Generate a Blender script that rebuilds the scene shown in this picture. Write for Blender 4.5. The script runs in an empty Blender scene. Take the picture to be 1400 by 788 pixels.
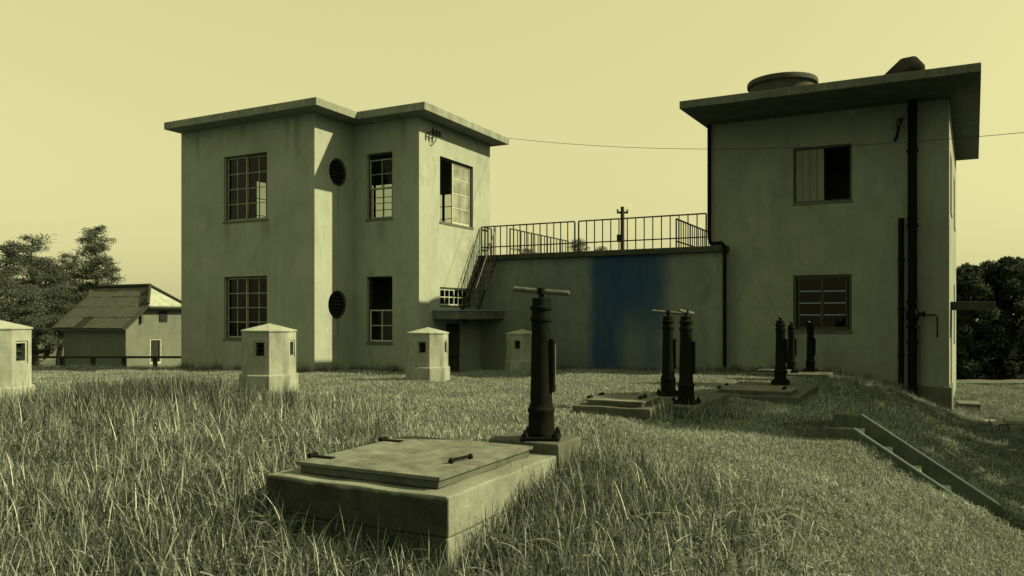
import bpy, bmesh, math, random
import numpy as np
from mathutils import Vector, Matrix

# ------------------------------------------------------------------ camera / world / sun
sc = bpy.context.scene
COL = sc.collection
R = math.radians
EYE, F, CX, HY = 1.25, 1064.0, 700.0, 433.0        # eye height, focal length and horizon in photo pixels

cam_d = bpy.data.cameras.new('camera')
cam = bpy.data.objects.new('camera', cam_d)
COL.objects.link(cam)
cam.location = (0, 0, EYE)
cam.rotation_euler = (R(90), 0, 0)
cam_d.sensor_width = 36.0
cam_d.lens = F / 1400.0 * 36.0
cam_d.shift_y = (HY - 394.0) / 1400.0
cam_d.clip_end = 3000
sc.camera = cam

SUN_EL, SUN_AZ = 34.0, -4.7                         # degrees; azimuth measured from +X towards +Y
sd = Vector((math.cos(R(SUN_EL)) * math.cos(R(SUN_AZ)), math.cos(R(SUN_EL)) * math.sin(R(SUN_AZ)), math.sin(R(SUN_EL))))
sun_d = bpy.data.lights.new('sun', 'SUN')
sun_d.energy = 5.0
sun_d.angle = R(0.6)
sun_d.color = (1.0, 0.83, 0.43)
sun = bpy.data.objects.new('sun', sun_d)
COL.objects.link(sun)
sun.rotation_euler = sd.to_track_quat('Z', 'Y').to_euler()
sun.location = (30, 0, 30)

world = bpy.data.worlds.new('World')
sc.world = world
world.use_nodes = True
wn, wl = world.node_tree.nodes, world.node_tree.links
wn.clear()
wo = wn.new('ShaderNodeOutputWorld'); wb = wn.new('ShaderNodeBackground')
sky = wn.new('ShaderNodeTexSky'); sky.sky_type = 'NISHITA'; sky.sun_disc = False
sky.sun_elevation = R(SUN_EL); sky.sun_rotation = R(90 - SUN_AZ)
sky.air_density = 1.0; sky.dust_density = 2.5; sky.ozone_density = 1.0
bw = wn.new('ShaderNodeSeparateColor')   # blue-sensitive plate: the sky as its blue light shows it
tint = wn.new('ShaderNodeMix'); tint.data_type = 'RGBA'; tint.blend_type = 'MULTIPLY'; tint.inputs[0].default_value = 1.0
tint.inputs[7].default_value = (1.0, 0.945, 0.45, 1)
wl.new(sky.outputs[0], bw.inputs[0]); hz = wn.new('ShaderNodeMix'); hz.data_type = 'FLOAT'            # even high haze over the clear sky
hz.inputs[0].default_value = 0.65; hz.inputs[3].default_value = 4.1
wl.new(bw.outputs[2], hz.inputs[2]); wl.new(hz.outputs[0], tint.inputs[6]); wl.new(tint.outputs[2], wb.inputs[0])
wb.inputs[1].default_value = 0.09
wl.new(wb.outputs[0], wo.inputs[0])

sc.view_settings.view_transform = 'Standard'
sc.view_settings.look = 'None'
sc.view_settings.gamma = 1.0
sc.view_settings.use_curve_mapping = False
sc.view_settings.exposure = 1.0
sc.cycles.max_bounces = 6
sc.cycles.transparent_max_bounces = 12

# ------------------------------------------------------------------ helpers
random.seed(7)
rng = np.random.default_rng(11)
TH = R(27.5)                                        # the site grid is turned 27.5 degrees to the view
CU, SU = math.cos(TH), math.sin(TH)
GO = Vector((-5.202, 20.5, 0))                      # grid origin: front corner of the left building


def g2w(x, y, z=0.0):
    return Vector((GO.x + x * CU + y * SU, GO.y - x * SU + y * CU, z))


def pix(px, d, z=0.0):
    """a photo column at a known depth"""
    return Vector(((px - CX) / F * d, d, z))


def zat(py, d):
    return EYE + (HY - py) / F * d


class MB:
    def __init__(self):
        self.v, self.f = [], []

    def add(self, vs, fs):
        n = len(self.v)
        self.v += [tuple(p) for p in vs]
        self.f += [tuple(n + i for i in f) for f in fs]
        return self

    def hexa(self, p):
        return self.add(p, [(0, 3, 2, 1), (4, 5, 6, 7), (0, 1, 5, 4), (1, 2, 6, 5), (2, 3, 7, 6), (3, 0, 4, 7)])

    def box(self, x0, x1, y0, y1, z0, z1):
        return self.hexa([(x0, y0, z0), (x1, y0, z0), (x1, y1, z0), (x0, y1, z0),
                          (x0, y0, z1), (x1, y0, z1), (x1, y1, z1), (x0, y1, z1)])

    def mbox(self, m, s0, s1, d0, d1, z0, z1):
        return self.hexa([m(s0, d0, z0), m(s1, d0, z0), m(s1, d1, z0), m(s0, d1, z0),
                          m(s0, d0, z1), m(s1, d0, z1), m(s1, d1, z1), m(s0, d1, z1)])

    def prism(self, poly, z0, z1):
        n = len(poly)
        vs = [(x, y, z0) for x, y in poly] + [(x, y, z1) for x, y in poly]
        fs = [tuple(reversed(range(n))), tuple(range(n, 2 * n))]
        fs += [(i, (i + 1) % n, n + (i + 1) % n, n + i) for i in range(n)]
        return self.add(vs, fs)

    def tube(self, pts, rads, n=10, cap=True):
        pts = [Vector(p) for p in pts]
        if not hasattr(rads, '__len__'):
            rads = [rads] * len(pts)
        base = len(self.v)
        prev = None
        for i, p in enumerate(pts):
            t = (pts[min(i + 1, len(pts) - 1)] - pts[max(i - 1, 0)]).normalized()
            if prev is None:
                a = Vector((0, 0, 1)) if abs(t.z) < 0.9 else Vector((1, 0, 0))
                s = t.cross(a).normalized()
            else:
                s = (prev - t * prev.dot(t)).normalized()
            prev = s
            q = t.cross(s)
            for k in range(n):
                an = 2 * math.pi * k / n
                self.v.append(tuple(p + (s * math.cos(an) + q * math.sin(an)) * rads[i]))
        for i in range(len(pts) - 1):
            for k in range(n):
                a, b = base + i * n + k, base + i * n + (k + 1) % n
                self.f.append((a, b, b + n, a + n))
        if cap:
            self.f.append(tuple(base + k for k in reversed(range(n))))
            e = base + (len(pts) - 1) * n
            self.f.append(tuple(e + k for k in range(n)))
        return self

    def lathe(self, prof, n=24, c=(0, 0, 0), cap=True, squash=1.0):
        base = len(self.v)
        for r, z in prof:
            for k in range(n):
                an = 2 * math.pi * k / n
                self.v.append((c[0] + r * math.cos(an), c[1] + r * squash * math.sin(an), c[2] + z))
        for i in range(len(prof) - 1):
            for k in range(n):
                a, b = base + i * n + k, base + i * n + (k + 1) % n
                self.f.append((a, b, b + n, a + n))
        if cap:
            self.f.append(tuple(base + k for k in reversed(range(n))))
            e = base + (len(prof) - 1) * n
            self.f.append(tuple(e + k for k in range(n)))
        return self

    def mesh(self, name, mat, smooth=False):
        me = bpy.data.meshes.new(name)
        me.from_pydata(self.v, [], self.f)
        me.update()
        if mat is not None:
            me.materials.append(mat)
        if smooth:
            me.polygons.foreach_set('use_smooth', [True] * len(me.polygons))
        return me

    def build(self, name, mat, parent=None, smooth=False, bevel=0.0, fix=True):
        me = self.mesh(name, mat, smooth)
        if fix:
            bm = bmesh.new(); bm.from_mesh(me)
            bmesh.ops.recalc_face_normals(bm, faces=bm.faces)
            bm.to_mesh(me); bm.free()
        o = bpy.data.objects.new(name, me)
        COL.objects.link(o)
        if parent is not None:
            o.parent = parent
        if bevel:
            b = o.modifiers.new('bevel', 'BEVEL'); b.width = bevel; b.segments = 2; b.limit_method = 'ANGLE'
        if smooth:
            try:
                me.set_sharp_from_angle(angle=R(35))
            except Exception:
                pass
        return o


def tag(o, label=None, cat=None, group=None, kind=None):
    if label: o['label'] = label
    if cat: o['category'] = cat
    if group: o['group'] = group
    if kind: o['kind'] = kind
    return o


def empty(name, loc=(0, 0, 0), rz=0.0):
    o = bpy.data.objects.new(name, None)
    o.empty_display_size = 0.2
    COL.objects.link(o)
    o.location = loc
    o.rotation_euler = (0, 0, rz)
    return o


def copy_tree(o, parent=None):
    c = o.copy()
    COL.objects.link(c)
    c.parent = parent
    for ch in list(o.children):
        copy_tree(ch, c)
    return c


def inst(mesh, name, parent, loc=(0, 0, 0), rot=(0, 0, 0), scale=(1, 1, 1)):
    o = bpy.data.objects.new(name, mesh)
    COL.objects.link(o)
    o.parent = parent
    o.location = loc; o.rotation_euler = rot; o.scale = scale
    return o


# ------------------------------------------------------------------ materials
def gr(c):
    """base colours lean to green, as everything on the toned plate does"""
    return (c[0] * 0.97, c[1] * 1.13, c[2] * 1.13)


class NT:
    def __init__(self, name):
        self.m = bpy.data.materials.new(name)
        self.m.use_nodes = True
        self.n, self.l = self.m.node_tree.nodes, self.m.node_tree.links
        self.b = self.n['Principled BSDF']
        self.out = self.n['Material Output']
        self.tc = self.n.new('ShaderNodeTexCoord')

    def mapping(self, scale, src=None, loc=(0, 0, 0)):
        mp = self.n.new('ShaderNodeMapping')
        mp.inputs['Scale'].default_value = scale
        mp.inputs['Location'].default_value = loc
        self.l.new(src or self.tc.outputs['Object'], mp.inputs[0])
        return mp.outputs[0]

    def noise(self, scale, detail=4, rough=0.55, vec=None, dist=0.0):
        t = self.n.new('ShaderNodeTexNoise')
        t.inputs['Scale'].default_value = scale
        t.inputs['Detail'].default_value = detail
        t.inputs['Roughness'].default_value = rough
        t.inputs['Distortion'].default_value = dist
        self.l.new(vec or self.tc.outputs['Object'], t.inputs['Vector'])
        return t.outputs['Fac']

    def ramp(self, fac, stops):
        r = self.n.new('ShaderNodeValToRGB')
        el = r.color_ramp.elements
        while len(el) > len(stops):
            el.remove(el[-1])
        while len(el) < len(stops):
            el.new(0.5)
        for e, (p, c) in zip(el, stops):
            e.position = p
            e.color = (c, c, c, 1) if not hasattr(c, '__len__') else (*c, 1)
        self.l.new(fac, r.inputs[0])
        return r.outputs[0]

    def mix(self, fac, a, b, mode='MIX'):
        m = self.n.new('ShaderNodeMix'); m.data_type = 'RGBA'; m.blend_type = mode
        for i, x in ((0, fac), (6, a), (7, b)):
            if hasattr(x, 'is_output') or isinstance(x, bpy.types.NodeSocket):
                self.l.new(x, m.inputs[i])
            elif i == 0:
                m.inputs[0].default_value = x
            else:
                m.inputs[i].default_value = (*x, 1)
        return m.outputs[2]

    def math(self, op, a, b=None):
        m = self.n.new('ShaderNodeMath'); m.operation = op
        for i, x in enumerate((a, b)):
            if x is None: continue
            if isinstance(x, bpy.types.NodeSocket): self.l.new(x, m.inputs[i])
            else: m.inputs[i].default_value = x
        return m.outputs[0]

    def bump(self, h, strength, dist=0.01):
        b = self.n.new('ShaderNodeBump')
        b.inputs['Strength'].default_value = strength
        b.inputs['Distance'].default_value = dist
        self.l.new(h, b.inputs['Height'])
        self.l.new(b.outputs[0], self.b.inputs['Normal'])

    def color(self, c):
        if isinstance(c, bpy.types.NodeSocket): self.l.new(c, self.b.inputs['Base Color'])
        else: self.b.inputs['Base Color'].default_value = (*c, 1)

    def rough(self, v, spec=0.3, metal=0.0):
        self.b.inputs['Roughness'].default_value = v
        self.b.inputs['Specular IOR Level'].default_value = spec
        self.b.inputs['Metallic'].default_value = metal

    def xyz(self):
        s = self.n.new('ShaderNodeSeparateXYZ')
        self.l.new(self.tc.outputs['Object'], s.inputs[0])
        return s.outputs

    def step(self, v, lo, hi):
        m = self.n.new('ShaderNodeMapRange')
        m.interpolation_type = 'SMOOTHSTEP'
        m.inputs['From Min'].default_value = lo; m.inputs['From Max'].default_value = hi
        self.l.new(v, m.inputs['Value'])
        return m.outputs[0]


def stucco(name, base, streak=0.5, blotch=0.5, drips=(), blue=False, fine=0.5, mottle=False):
    base = gr(base)
    t = NT(name)
    dark = tuple(c * 0.45 for c in base)
    mid = tuple(c * 0.75 for c in base)
    bl = t.ramp(t.noise(0.55, 7, 0.66), [(0.36, 0.0), (0.64, 1.0)])
    col = t.mix(t.math('MULTIPLY', bl, blotch), base, mid)
    b2 = t.ramp(t.noise(1.9, 7, 0.72, t.mapping((1, 1, 0.55)), 0.8), [(0.50, 0.0), (0.66, 1.0)])
    col = t.mix(t.math('MULTIPLY', b2, blotch * 0.8), col, tuple(c * 0.62 for c in base))
    b3 = t.ramp(t.noise(2.3, 6, 0.7, t.mapping((1.3, 1.3, 0.35), loc=(3, 5, 1)), 0.5), [(0.55, 0.0), (0.70, 1.0)])
    col = t.mix(t.math('MULTIPLY', b3, blotch * 0.5), col, tuple(min(1, c * 1.3) for c in base))
    st = t.ramp(t.noise(1.0, 6, 0.62, t.mapping((2.6, 2.6, 0.3)), 0.7), [(0.46, 0.0), (0.78, 1.0)])
    brk = t.ramp(t.noise(0.7, 3), [(0.4, 0.0), (0.62, 1.0)])
    col = t.mix(t.math('MULTIPLY', t.math('MULTIPLY', st, brk), streak), col, dark)
    sp = t.ramp(t.noise(9.0, 6, 0.7), [(0.3, 0.0), (0.75, 1.0)])
    col = t.mix(t.math('MULTIPLY', sp, 0.3 * fine), col, tuple(min(1, c * 1.25) for c in base))
    sp2 = t.ramp(t.noise(38.0, 3, 0.6), [(0.62, 0.0), (0.72, 1.0)])
    col = t.mix(t.math('MULTIPLY', sp2, 0.4 * fine), col, dark)
    if mottle:                                        # flaked, dirty patch on the sunny side by the stair
        x, y, z = t.xyz()
        reg = t.math('MULTIPLY', t.math('MULTIPLY', t.step(x, 2.1, 2.2), t.step(y, 3.2, 4.7)), t.math('MULTIPLY', t.step(z, 4.2, 3.1), t.step(z, 1.2, 1.6)))
        mo = t.ramp(t.noise(3.2, 9, 0.75, None, 0.6), [(0.40, 0.0), (0.58, 1.0)])
        col = t.mix(t.math('MULTIPLY', t.math('MULTIPLY', reg, mo), 0.8), col, dark)
    if drips:
        x, y, z = t.xyz()
        wob = t.noise(3.0, 3)
        for (dx, dy, zt, ln, w) in drips:
            hx = t.math('ABSOLUTE', t.math('SUBTRACT', t.math('ADD', x, t.math('MULTIPLY', wob, 0.05)), dx + 0.025))
            hy = t.math('ABSOLUTE', t.math('SUBTRACT', y, dy))
            m = t.math('MULTIPLY', t.step(hx, w, w * 0.3), t.step(hy, w if dy is not None else 9, w * 0.3))
            m = t.math('MULTIPLY', m, t.math('MULTIPLY', t.step(z, zt - ln, zt - ln * 0.2), t.step(z, zt + 0.02, zt)))
            col = t.mix(t.math('MULTIPLY', m, 0.5), col, dark)
    if blue:
        x, y, z = t.xyz()
        wob = t.math('MULTIPLY', t.math('SUBTRACT', t.noise(2.2, 7, 0.7, t.mapping((1, 1, 0.4))), 0.5), 0.45)
        xx = t.math('ADD', x, wob)
        # an old coat of blue: streaky, worn thin at its edges and in its lower middle
        left = t.step(xx, 5.5, 6.05)
        rgt = t.step(t.math('ADD', xx, t.math('MULTIPLY', t.math('SUBTRACT', 2.9, z), 0.12)), 8.6, 7.7)
        worn = t.math('MULTIPLY', t.step(z, 2.0, 0.2), t.math('MULTIPLY', t.step(xx, 6.4, 7.0), t.step(xx, 8.0, 7.2)))
        tex = t.ramp(t.noise(3.0, 7, 0.7, t.mapping((1.6, 1.6, 0.3))), [(0.25, 0.86), (0.6, 1.0)])
        core = t.math('MULTIPLY', t.math('MULTIPLY', left, rgt), t.math('SUBTRACT', 0.97, t.math('MULTIPLY', worn, 0.5)))
        wash = t.math('MULTIPLY', t.step(x, 3.4, 4.6), t.step(x, 9.6, 7.6))
        m = t.math('MULTIPLY', t.math('MAXIMUM', core, t.math('MULTIPLY', wash, 0.30)), tex)
        col = t.mix(m, col, (0.009, 0.038, 0.098))
    t.color(col)
    t.rough(0.9, 0.15)
    h = t.math('ADD', t.noise(30, 6, 0.7), t.math('MULTIPLY', t.noise(4.0, 4), 0.8))
    t.bump(h, 0.35, 0.015)
    return t.m


def concrete(name, base, moss=0.4, smap=(7, 7, 1.6)):
    base = gr(base)
    t = NT(name)
    n1 = t.ramp(t.noise(2.6, 7, 0.65), [(0.3, 0.0), (0.72, 1.0)])
    col = t.mix(n1, tuple(c * 0.55 for c in base), base)
    st = t.ramp(t.noise(1.0, 5, 0.6, t.mapping(smap), 1.2 if smap[0] < 8 else 0.2), [(0.47, 0.0), (0.78, 1.0)])
    col = t.mix(t.math('MULTIPLY', st, moss), col, tuple(c * 0.35 for c in base))
    sp = t.ramp(t.noise(42, 4, 0.7), [(0.58, 0.0), (0.7, 1.0)])
    col = t.mix(t.math('MULTIPLY', sp, 0.5), col, tuple(c * 0.5 for c in base))
    t.color(col)
    t.rough(0.92, 0.15)
    t.bump(t.math('ADD', t.noise(60, 5, 0.7), t.noise(9, 5)), 0.5, 0.012)
    return t.m


def plain(name, base, var=0.4, rough=0.7, metal=0.0, scale=8.0, spec=0.3, bump=0.2):
    base = gr(base)
    t = NT(name)
    n1 = t.ramp(t.noise(scale, 6, 0.65), [(0.3, 0.0), (0.7, 1.0)])
    t.color(t.mix(n1, tuple(c * (1 - var) for c in base), tuple(min(1, c * (1 + var * 0.4)) for c in base)))
    t.rough(rough, spec, metal)
    t.bump(t.noise(scale * 5, 4, 0.7), bump, 0.005)
    return t.m


def wood(name, base, axis=(14, 14, 0.8)):
    base = gr(base)
    t = NT(name)
    n1 = t.ramp(t.noise(1.0, 6, 0.7, t.mapping(axis), 0.6), [(0.3, 0.0), (0.7, 1.0)])
    inf = t.n.new('ShaderNodeObjectInfo')
    col = t.mix(n1, tuple(c * 0.5 for c in base), base)
    col = t.mix(t.math('MULTIPLY', inf.outputs['Random'], 0.5), col, tuple(c * 0.6 for c in base))
    t.color(col)
    t.rough(0.85, 0.2)
    t.bump(n1, 0.3, 0.004)
    return t.m


def glass_mat(name):
    m = bpy.data.materials.new(name); m.use_nodes = True
    n, l = m.node_tree.nodes, m.node_tree.links
    n.clear()
    o = n.new('ShaderNodeOutputMaterial'); mx = n.new('ShaderNodeMixShader')
    tr = n.new('ShaderNodeBsdfTransparent'); gl = n.new('ShaderNodeBsdfGlossy'); fr = n.new('ShaderNodeFresnel')
    tr.inputs[0].default_value = (0.62, 0.66, 0.62, 1)
    gl.inputs[1].default_value = 0.03
    fr.inputs[0].default_value = 1.27
    l.new(fr.outputs[0], mx.inputs[0]); l.new(tr.outputs[0], mx.inputs[1]); l.new(gl.outputs[0], mx.inputs[2])
    l.new(mx.outputs[0], o.inputs[0])
    return m


def leaf_mat(name, c0, c1, trans=0.35, patch=0.0):
    """foliage: per-instance and per-place variation, diffuse plus translucent"""
    c0, c1 = gr(c0), gr(c1)
    t = NT(name)
    inf = t.n.new('ShaderNodeObjectInfo')
    geo = t.n.new('ShaderNodeNewGeometry')
    r = t.n.new('ShaderNodeMath'); r.operation = 'FRACT'
    t.l.new(t.math('ADD', inf.outputs['Random'], geo.outputs['Random Per Island']), r.inputs[0])
    col = t.mix(t.math('POWER', r.outputs[0], 1.6), c0, c1)
    if patch:
        pn = t.ramp(t.noise(0.75, 4, 0.6, geo.outputs['Position']), [(0.36, 0.0), (0.62, 1.0)])
        col = t.mix(t.math('MULTIPLY', pn, patch), col, t.mix(0.55, col, c0))
    tr = t.n.new('ShaderNodeBsdfTranslucent'); df = t.n.new('ShaderNodeBsdfDiffuse'); ms = t.n.new('ShaderNodeMixShader')
    t.l.new(col, tr.inputs[0]); t.l.new(col, df.inputs[0])
    ms.inputs[0].default_value = trans
    t.l.new(df.outputs[0], ms.inputs[1]); t.l.new(tr.outputs[0], ms.inputs[2])
    t.l.new(ms.outputs[0], t.out.inputs[0])
    return t.m


M = {}
WALL = (0.225, 0.232, 0.215)
M['stucco_a'] = stucco('stucco_left_building', WALL, 0.5, 0.65,
                       drips=((0.0, 0.95, 4.82, 1.5, 0.07), (0.0, 0.93, 1.18, 1.2, 0.09),
                              (-1.75, 0.0, 3.9, 0.9, 0.25), (-3.2, 0.0, 3.9, 0.7, 0.2),
                              (0.95, 1.62, 3.85, 0.8, 0.2), (-0.6, 0.0, 6.6, 1.6, 0.18), (-0.95, 0.0, 6.6, 1.0, 0.12), (-2.6, 0.0, 6.6, 0.7, 0.2), (-4.4, 0, 6.6, 1.1, 0.12), (1.7, 1.62, 6.6, 1.2, 0.15)), mottle=True)
M['stucco_b'] = stucco('stucco_right_building', (0.18, 0.188, 0.172), 0.45, 0.85)
M['stucco_c'] = stucco('stucco_terrace_wall', (0.15, 0.158, 0.148), 0.7, 1.0, blue=True)
M['roof_edge'] = concrete('roof_slab_concrete', (0.21, 0.214, 0.195), 0.85, (13, 13, 0.5))
M['roof_edge_b'] = concrete('dark_roof_slab_concrete', (0.11, 0.114, 0.103), 0.8, (13, 13, 0.5))
M['conc'] = concrete('weathered_concrete', (0.26, 0.264, 0.243), 0.85)
M['conc_light'] = concrete('pale_concrete', (0.30, 0.304, 0.28), 0.4)
M['conc_dark'] = concrete('dark_concrete', (0.11, 0.114, 0.103), 0.5)
M['conc_moss'] = concrete('mossy_concrete', (0.085, 0.09, 0.078), 0.85)
def dark_front_curb(name):
    """pale worn concrete whose front face (y = 0) is coloured near black"""
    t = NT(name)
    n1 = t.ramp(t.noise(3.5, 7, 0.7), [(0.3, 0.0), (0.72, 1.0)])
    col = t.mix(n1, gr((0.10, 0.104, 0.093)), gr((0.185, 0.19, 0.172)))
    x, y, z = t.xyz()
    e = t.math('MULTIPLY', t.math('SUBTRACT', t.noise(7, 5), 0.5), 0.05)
    fmask = t.math('MULTIPLY', t.step(y, 0.03, 0.012), t.step(t.math('ADD', z, e), 0.195, 0.165))  # darkens only the front face, below the rim
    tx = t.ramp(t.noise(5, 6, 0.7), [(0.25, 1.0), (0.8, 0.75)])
    col = t.mix(t.math('MULTIPLY', fmask, tx), col, gr((0.012, 0.014, 0.011)))
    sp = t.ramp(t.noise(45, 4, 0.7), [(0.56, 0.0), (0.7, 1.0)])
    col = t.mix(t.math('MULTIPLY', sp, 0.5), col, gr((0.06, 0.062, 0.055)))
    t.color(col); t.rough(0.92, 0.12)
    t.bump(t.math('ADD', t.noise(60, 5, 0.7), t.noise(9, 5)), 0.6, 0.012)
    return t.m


M['dark_front_curb'] = dark_front_curb('dark_front_concrete')
M['conc_black'] = concrete('damp_footing_concrete', (0.05, 0.052, 0.046), 0.6)
M['iron'] = plain('painted_cast_iron', (0.0072, 0.0082, 0.0072), 0.5, 0.85, 0.0, 14, 0.03, 0.35)
M['iron_worn'] = plain('worn_handle_iron', (0.075, 0.077, 0.07), 0.6, 0.75, 0.0, 22, 0.12, 0.3)
M['rail'] = plain('rail_iron', (0.009, 0.0105, 0.009), 0.4, 0.6, 0.0, 10, 0.4, 0.2)
M['plate'] = plain('ribbed_steel_plate', (0.088, 0.091, 0.084), 0.7, 0.85, 0.0, 5, 0.4, 0.3)
M['paint'] = plain('window_paint', (0.21, 0.215, 0.195), 0.4, 0.6, 0.0, 12)
M['paint_bright'] = plain('bright_window_paint', (0.34, 0.344, 0.31), 0.25, 0.6, 0.0, 12)
M['frame_dark'] = plain('dark_window_frame', (0.036, 0.039, 0.034), 0.4, 0.7, 0.0, 12)
M['blue_paint'] = plain('blue_grey_paint', (0.19, 0.25, 0.40), 0.3, 0.6, 0.0, 12)
M['pale_strip'] = plain('pale_blue_strip', (0.34, 0.38, 0.50), 0.3, 0.6, 0.0, 12)
M['wood'] = wood('weathered_board', (0.20, 0.204, 0.18))
M['wood_dark'] = wood('dark_timber', (0.030, 0.032, 0.028))
M['glass'] = glass_mat('window_glass')
def sky_reflect_glass(name):  # pale diffuse colour stands in for sky reflected in the panes
    m = glass_mat(name)
    n, l = m.node_tree.nodes, m.node_tree.links
    o = [q for q in n if q.type == 'OUTPUT_MATERIAL'][0]
    src = o.inputs[0].links[0].from_socket
    d = n.new('ShaderNodeBsdfDiffuse'); d.inputs[0].default_value = (0.22, 0.245, 0.22, 1)
    tr = n.new('ShaderNodeBsdfTranslucent'); tr.inputs[0].default_value = (0.3, 0.33, 0.3, 1)
    ns = n.new('ShaderNodeTexNoise'); ns.inputs['Scale'].default_value = 3.0; ns.inputs['Detail'].default_value = 5
    tc = n.new('ShaderNodeTexCoord'); l.new(tc.outputs['Object'], ns.inputs['Vector'])
    mr = n.new('ShaderNodeMapRange'); mr.inputs['To Min'].default_value = 0.35; mr.inputs['To Max'].default_value = 0.95
    mr.inputs['From Min'].default_value = 0.3; mr.inputs['From Max'].default_value = 0.7
    l.new(ns.outputs['Fac'], mr.inputs['Value'])
    mx = n.new('ShaderNodeMixShader'); l.new(mr.outputs[0], mx.inputs[0]); l.new(src, mx.inputs[1]); l.new(d.outputs[0], mx.inputs[2])
    l.new(mx.outputs[0], o.inputs[0])
    return m


M['sky_glass'] = sky_reflect_glass('sky_reflect_window_glass')
M['louvre'] = plain('dark_louvre', (0.012, 0.0135, 0.011), 0.4, 0.7)
M['black'] = plain('dark_opening', (0.005, 0.0055, 0.005), 0.2, 0.9)
M['wire'] = plain('wire', (0.012, 0.013, 0.011), 0.2, 0.6)
M['ceramic'] = plain('insulator_ceramic', (0.05, 0.05, 0.045), 0.3, 0.3)
M['slate'] = wood('roof_sheet', (0.085, 0.088, 0.078), (5, 5, 5))
M['house_wall'] = stucco('house_render', (0.095, 0.10, 0.09), 0.2, 0.9, fine=1.4)
M['bark'] = plain('bark', (0.035, 0.035, 0.03), 0.5, 0.9, 0.0, 10, 0.1, 0.8)
M['stone'] = plain('pale_stone', (0.42, 0.42, 0.38), 0.2, 0.9)


# ------------------------------------------------------------------ ground
def smst(x, a, b):
    t = np.clip((x - a) / (b - a), 0, 1)
    return t * t * (3 - 2 * t)


def height(X, Y):
    X = np.asarray(X, float); Y = np.asarray(Y, float)
    a = X * CU - Y * SU
    gx = (X - GO.x) * CU - (Y - GO.y) * SU
    gy = (X - GO.x) * SU + (Y - GO.y) * CU
    p = 0.36 - 0.028 * np.clip(Y, 0, 23.5)
    p = p - 0.68 * (1 - smst(Y, 3.4, 7.0))                       # falls away in front of the near hatch
    p = p - 0.6 * smst(Y, 23.0, 27.5) - 1.0 * smst(Y, 27.5, 34)  # behind the buildings
    w = 0.5
    drop = 0.62 * w * np.log1p(np.exp(np.clip((a + 0.8) / w, -40, 40)))
    near = smst(Y, 2.5, 6.0)
    drop = drop * (0.72 + 0.28 * near)
    p = p - 0.11 * smst(a, -3.7, -2.3) * smst(Y, 12.5, 9.5) * smst(Y, 4.6, 7.0)      # shoulder of the mound right of the near post
    z = p - drop
    low = -1.15
    k = 0.12
    z = low + k * np.log1p(np.exp(np.clip((z - low) / k, -40, 40)))
    z = np.where(Y > 27, np.minimum(z, p), z)
    # sunken entry below the canopy
    dip = smst(gx, 4.0, 3.1) * smst(gx, 1.0, 2.2) * smst(gy, 1.4, 2.4)
    z = z - dip * 0.85 * smst(gy, 7.0, 5.2)
    # the steps lie in a shallow cut
    sx = (X - 4.05) * CU - (Y - 8.85) * SU; sy = (X - 4.05) * SU + (Y - 8.85) * CU
    line = -0.02 - 0.66 * np.clip(sx + 0.10, 0, 1.65)
    cut = smst(np.abs(sy + 0.15), 1.75, 0.8) * smst(sx, -1.3, -0.5) * smst(sx, 2.6, 1.6)
    inside = smst(np.abs(sy), 0.72, 0.60)
    z = z + (line + 0.02 - (0.035 - 0.10 * smst(sx, 0.35, 0.9)) * smst(sy, -0.3, -0.6) - 0.40 * inside - z) * cut
    # gentle unevenness
    z = z + 0.025 * np.sin(1.7 * X + 0.6 * Y) * np.sin(1.1 * Y - 0.4 * X) + 0.018 * np.sin(3.9 * X - 1.3) * np.sin(3.1 * Y + 0.7)
    return z


def gz(x, y):
    return float(height(x, y))


def axis_pts(fine0, fine1, step, far):
    mid = np.arange(fine0, fine1 + 1e-6, step)
    g = [step]
    while sum(g) < far:
        g.append(g[-1] * 1.18)
    g = np.cumsum(g)
    return np.concatenate([(fine0 - g)[::-1], mid, fine1 + g])


gxs = axis_pts(-17, 17, 0.13, 600)
gys = axis_pts(-2, 34, 0.13, 900)
GX, GY = np.meshgrid(gxs, gys)
GZ = height(GX, GY)
nx, ny = len(gxs), len(gys)
vv = np.stack([GX, GY, GZ], -1).reshape(-1, 3)
ii = np.arange(nx * ny).reshape(ny, nx)
ff = np.stack([ii[:-1, :-1], ii[:-1, 1:], ii[1:, 1:], ii[1:, :-1]], -1).reshape(-1, 4)
gm = bpy.data.meshes.new('ground')
gm.from_pydata(vv.tolist(), [], ff.tolist()); gm.update()
gm.polygons.foreach_set('use_smooth', [True] * len(gm.polygons))
t = NT('turf_soil')
n1 = t.ramp(t.noise(1.3, 8, 0.7), [(0.35, 0.0), (0.68, 1.0)])
n2 = t.ramp(t.noise(26, 6, 0.75), [(0.35, 0.0), (0.7, 1.0)])
c = t.mix(n2, gr((0.022, 0.024, 0.021)), gr((0.12, 0.122, 0.11)))
c = t.mix(t.math('MULTIPLY', n1, 0.35), c, gr((0.13, 0.132, 0.12)))
t.color(c); t.rough(0.95, 0.1); t.bump(t.noise(40, 6, 0.75), 0.8, 0.03)
gm.materials.append(t.m)
ground = bpy.data.objects.new('ground', gm); COL.objects.link(ground)
tag(ground, 'grassy mound sloping to a lower yard at the right', None, kind='structure')


# ------------------------------------------------------------------ walls and windows
def wmap(p0, p1):
    p0, p1 = Vector((*p0, 0)), Vector((*p1, 0))
    d = (p1 - p0).normalized()
    n = Vector((-d.y, d.x, 0))                       # inward
    def m(s, dep, z):
        q = p0 + d * s + n * dep
        return (q.x, q.y, z)
    return m, (p1 - p0).length


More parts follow.
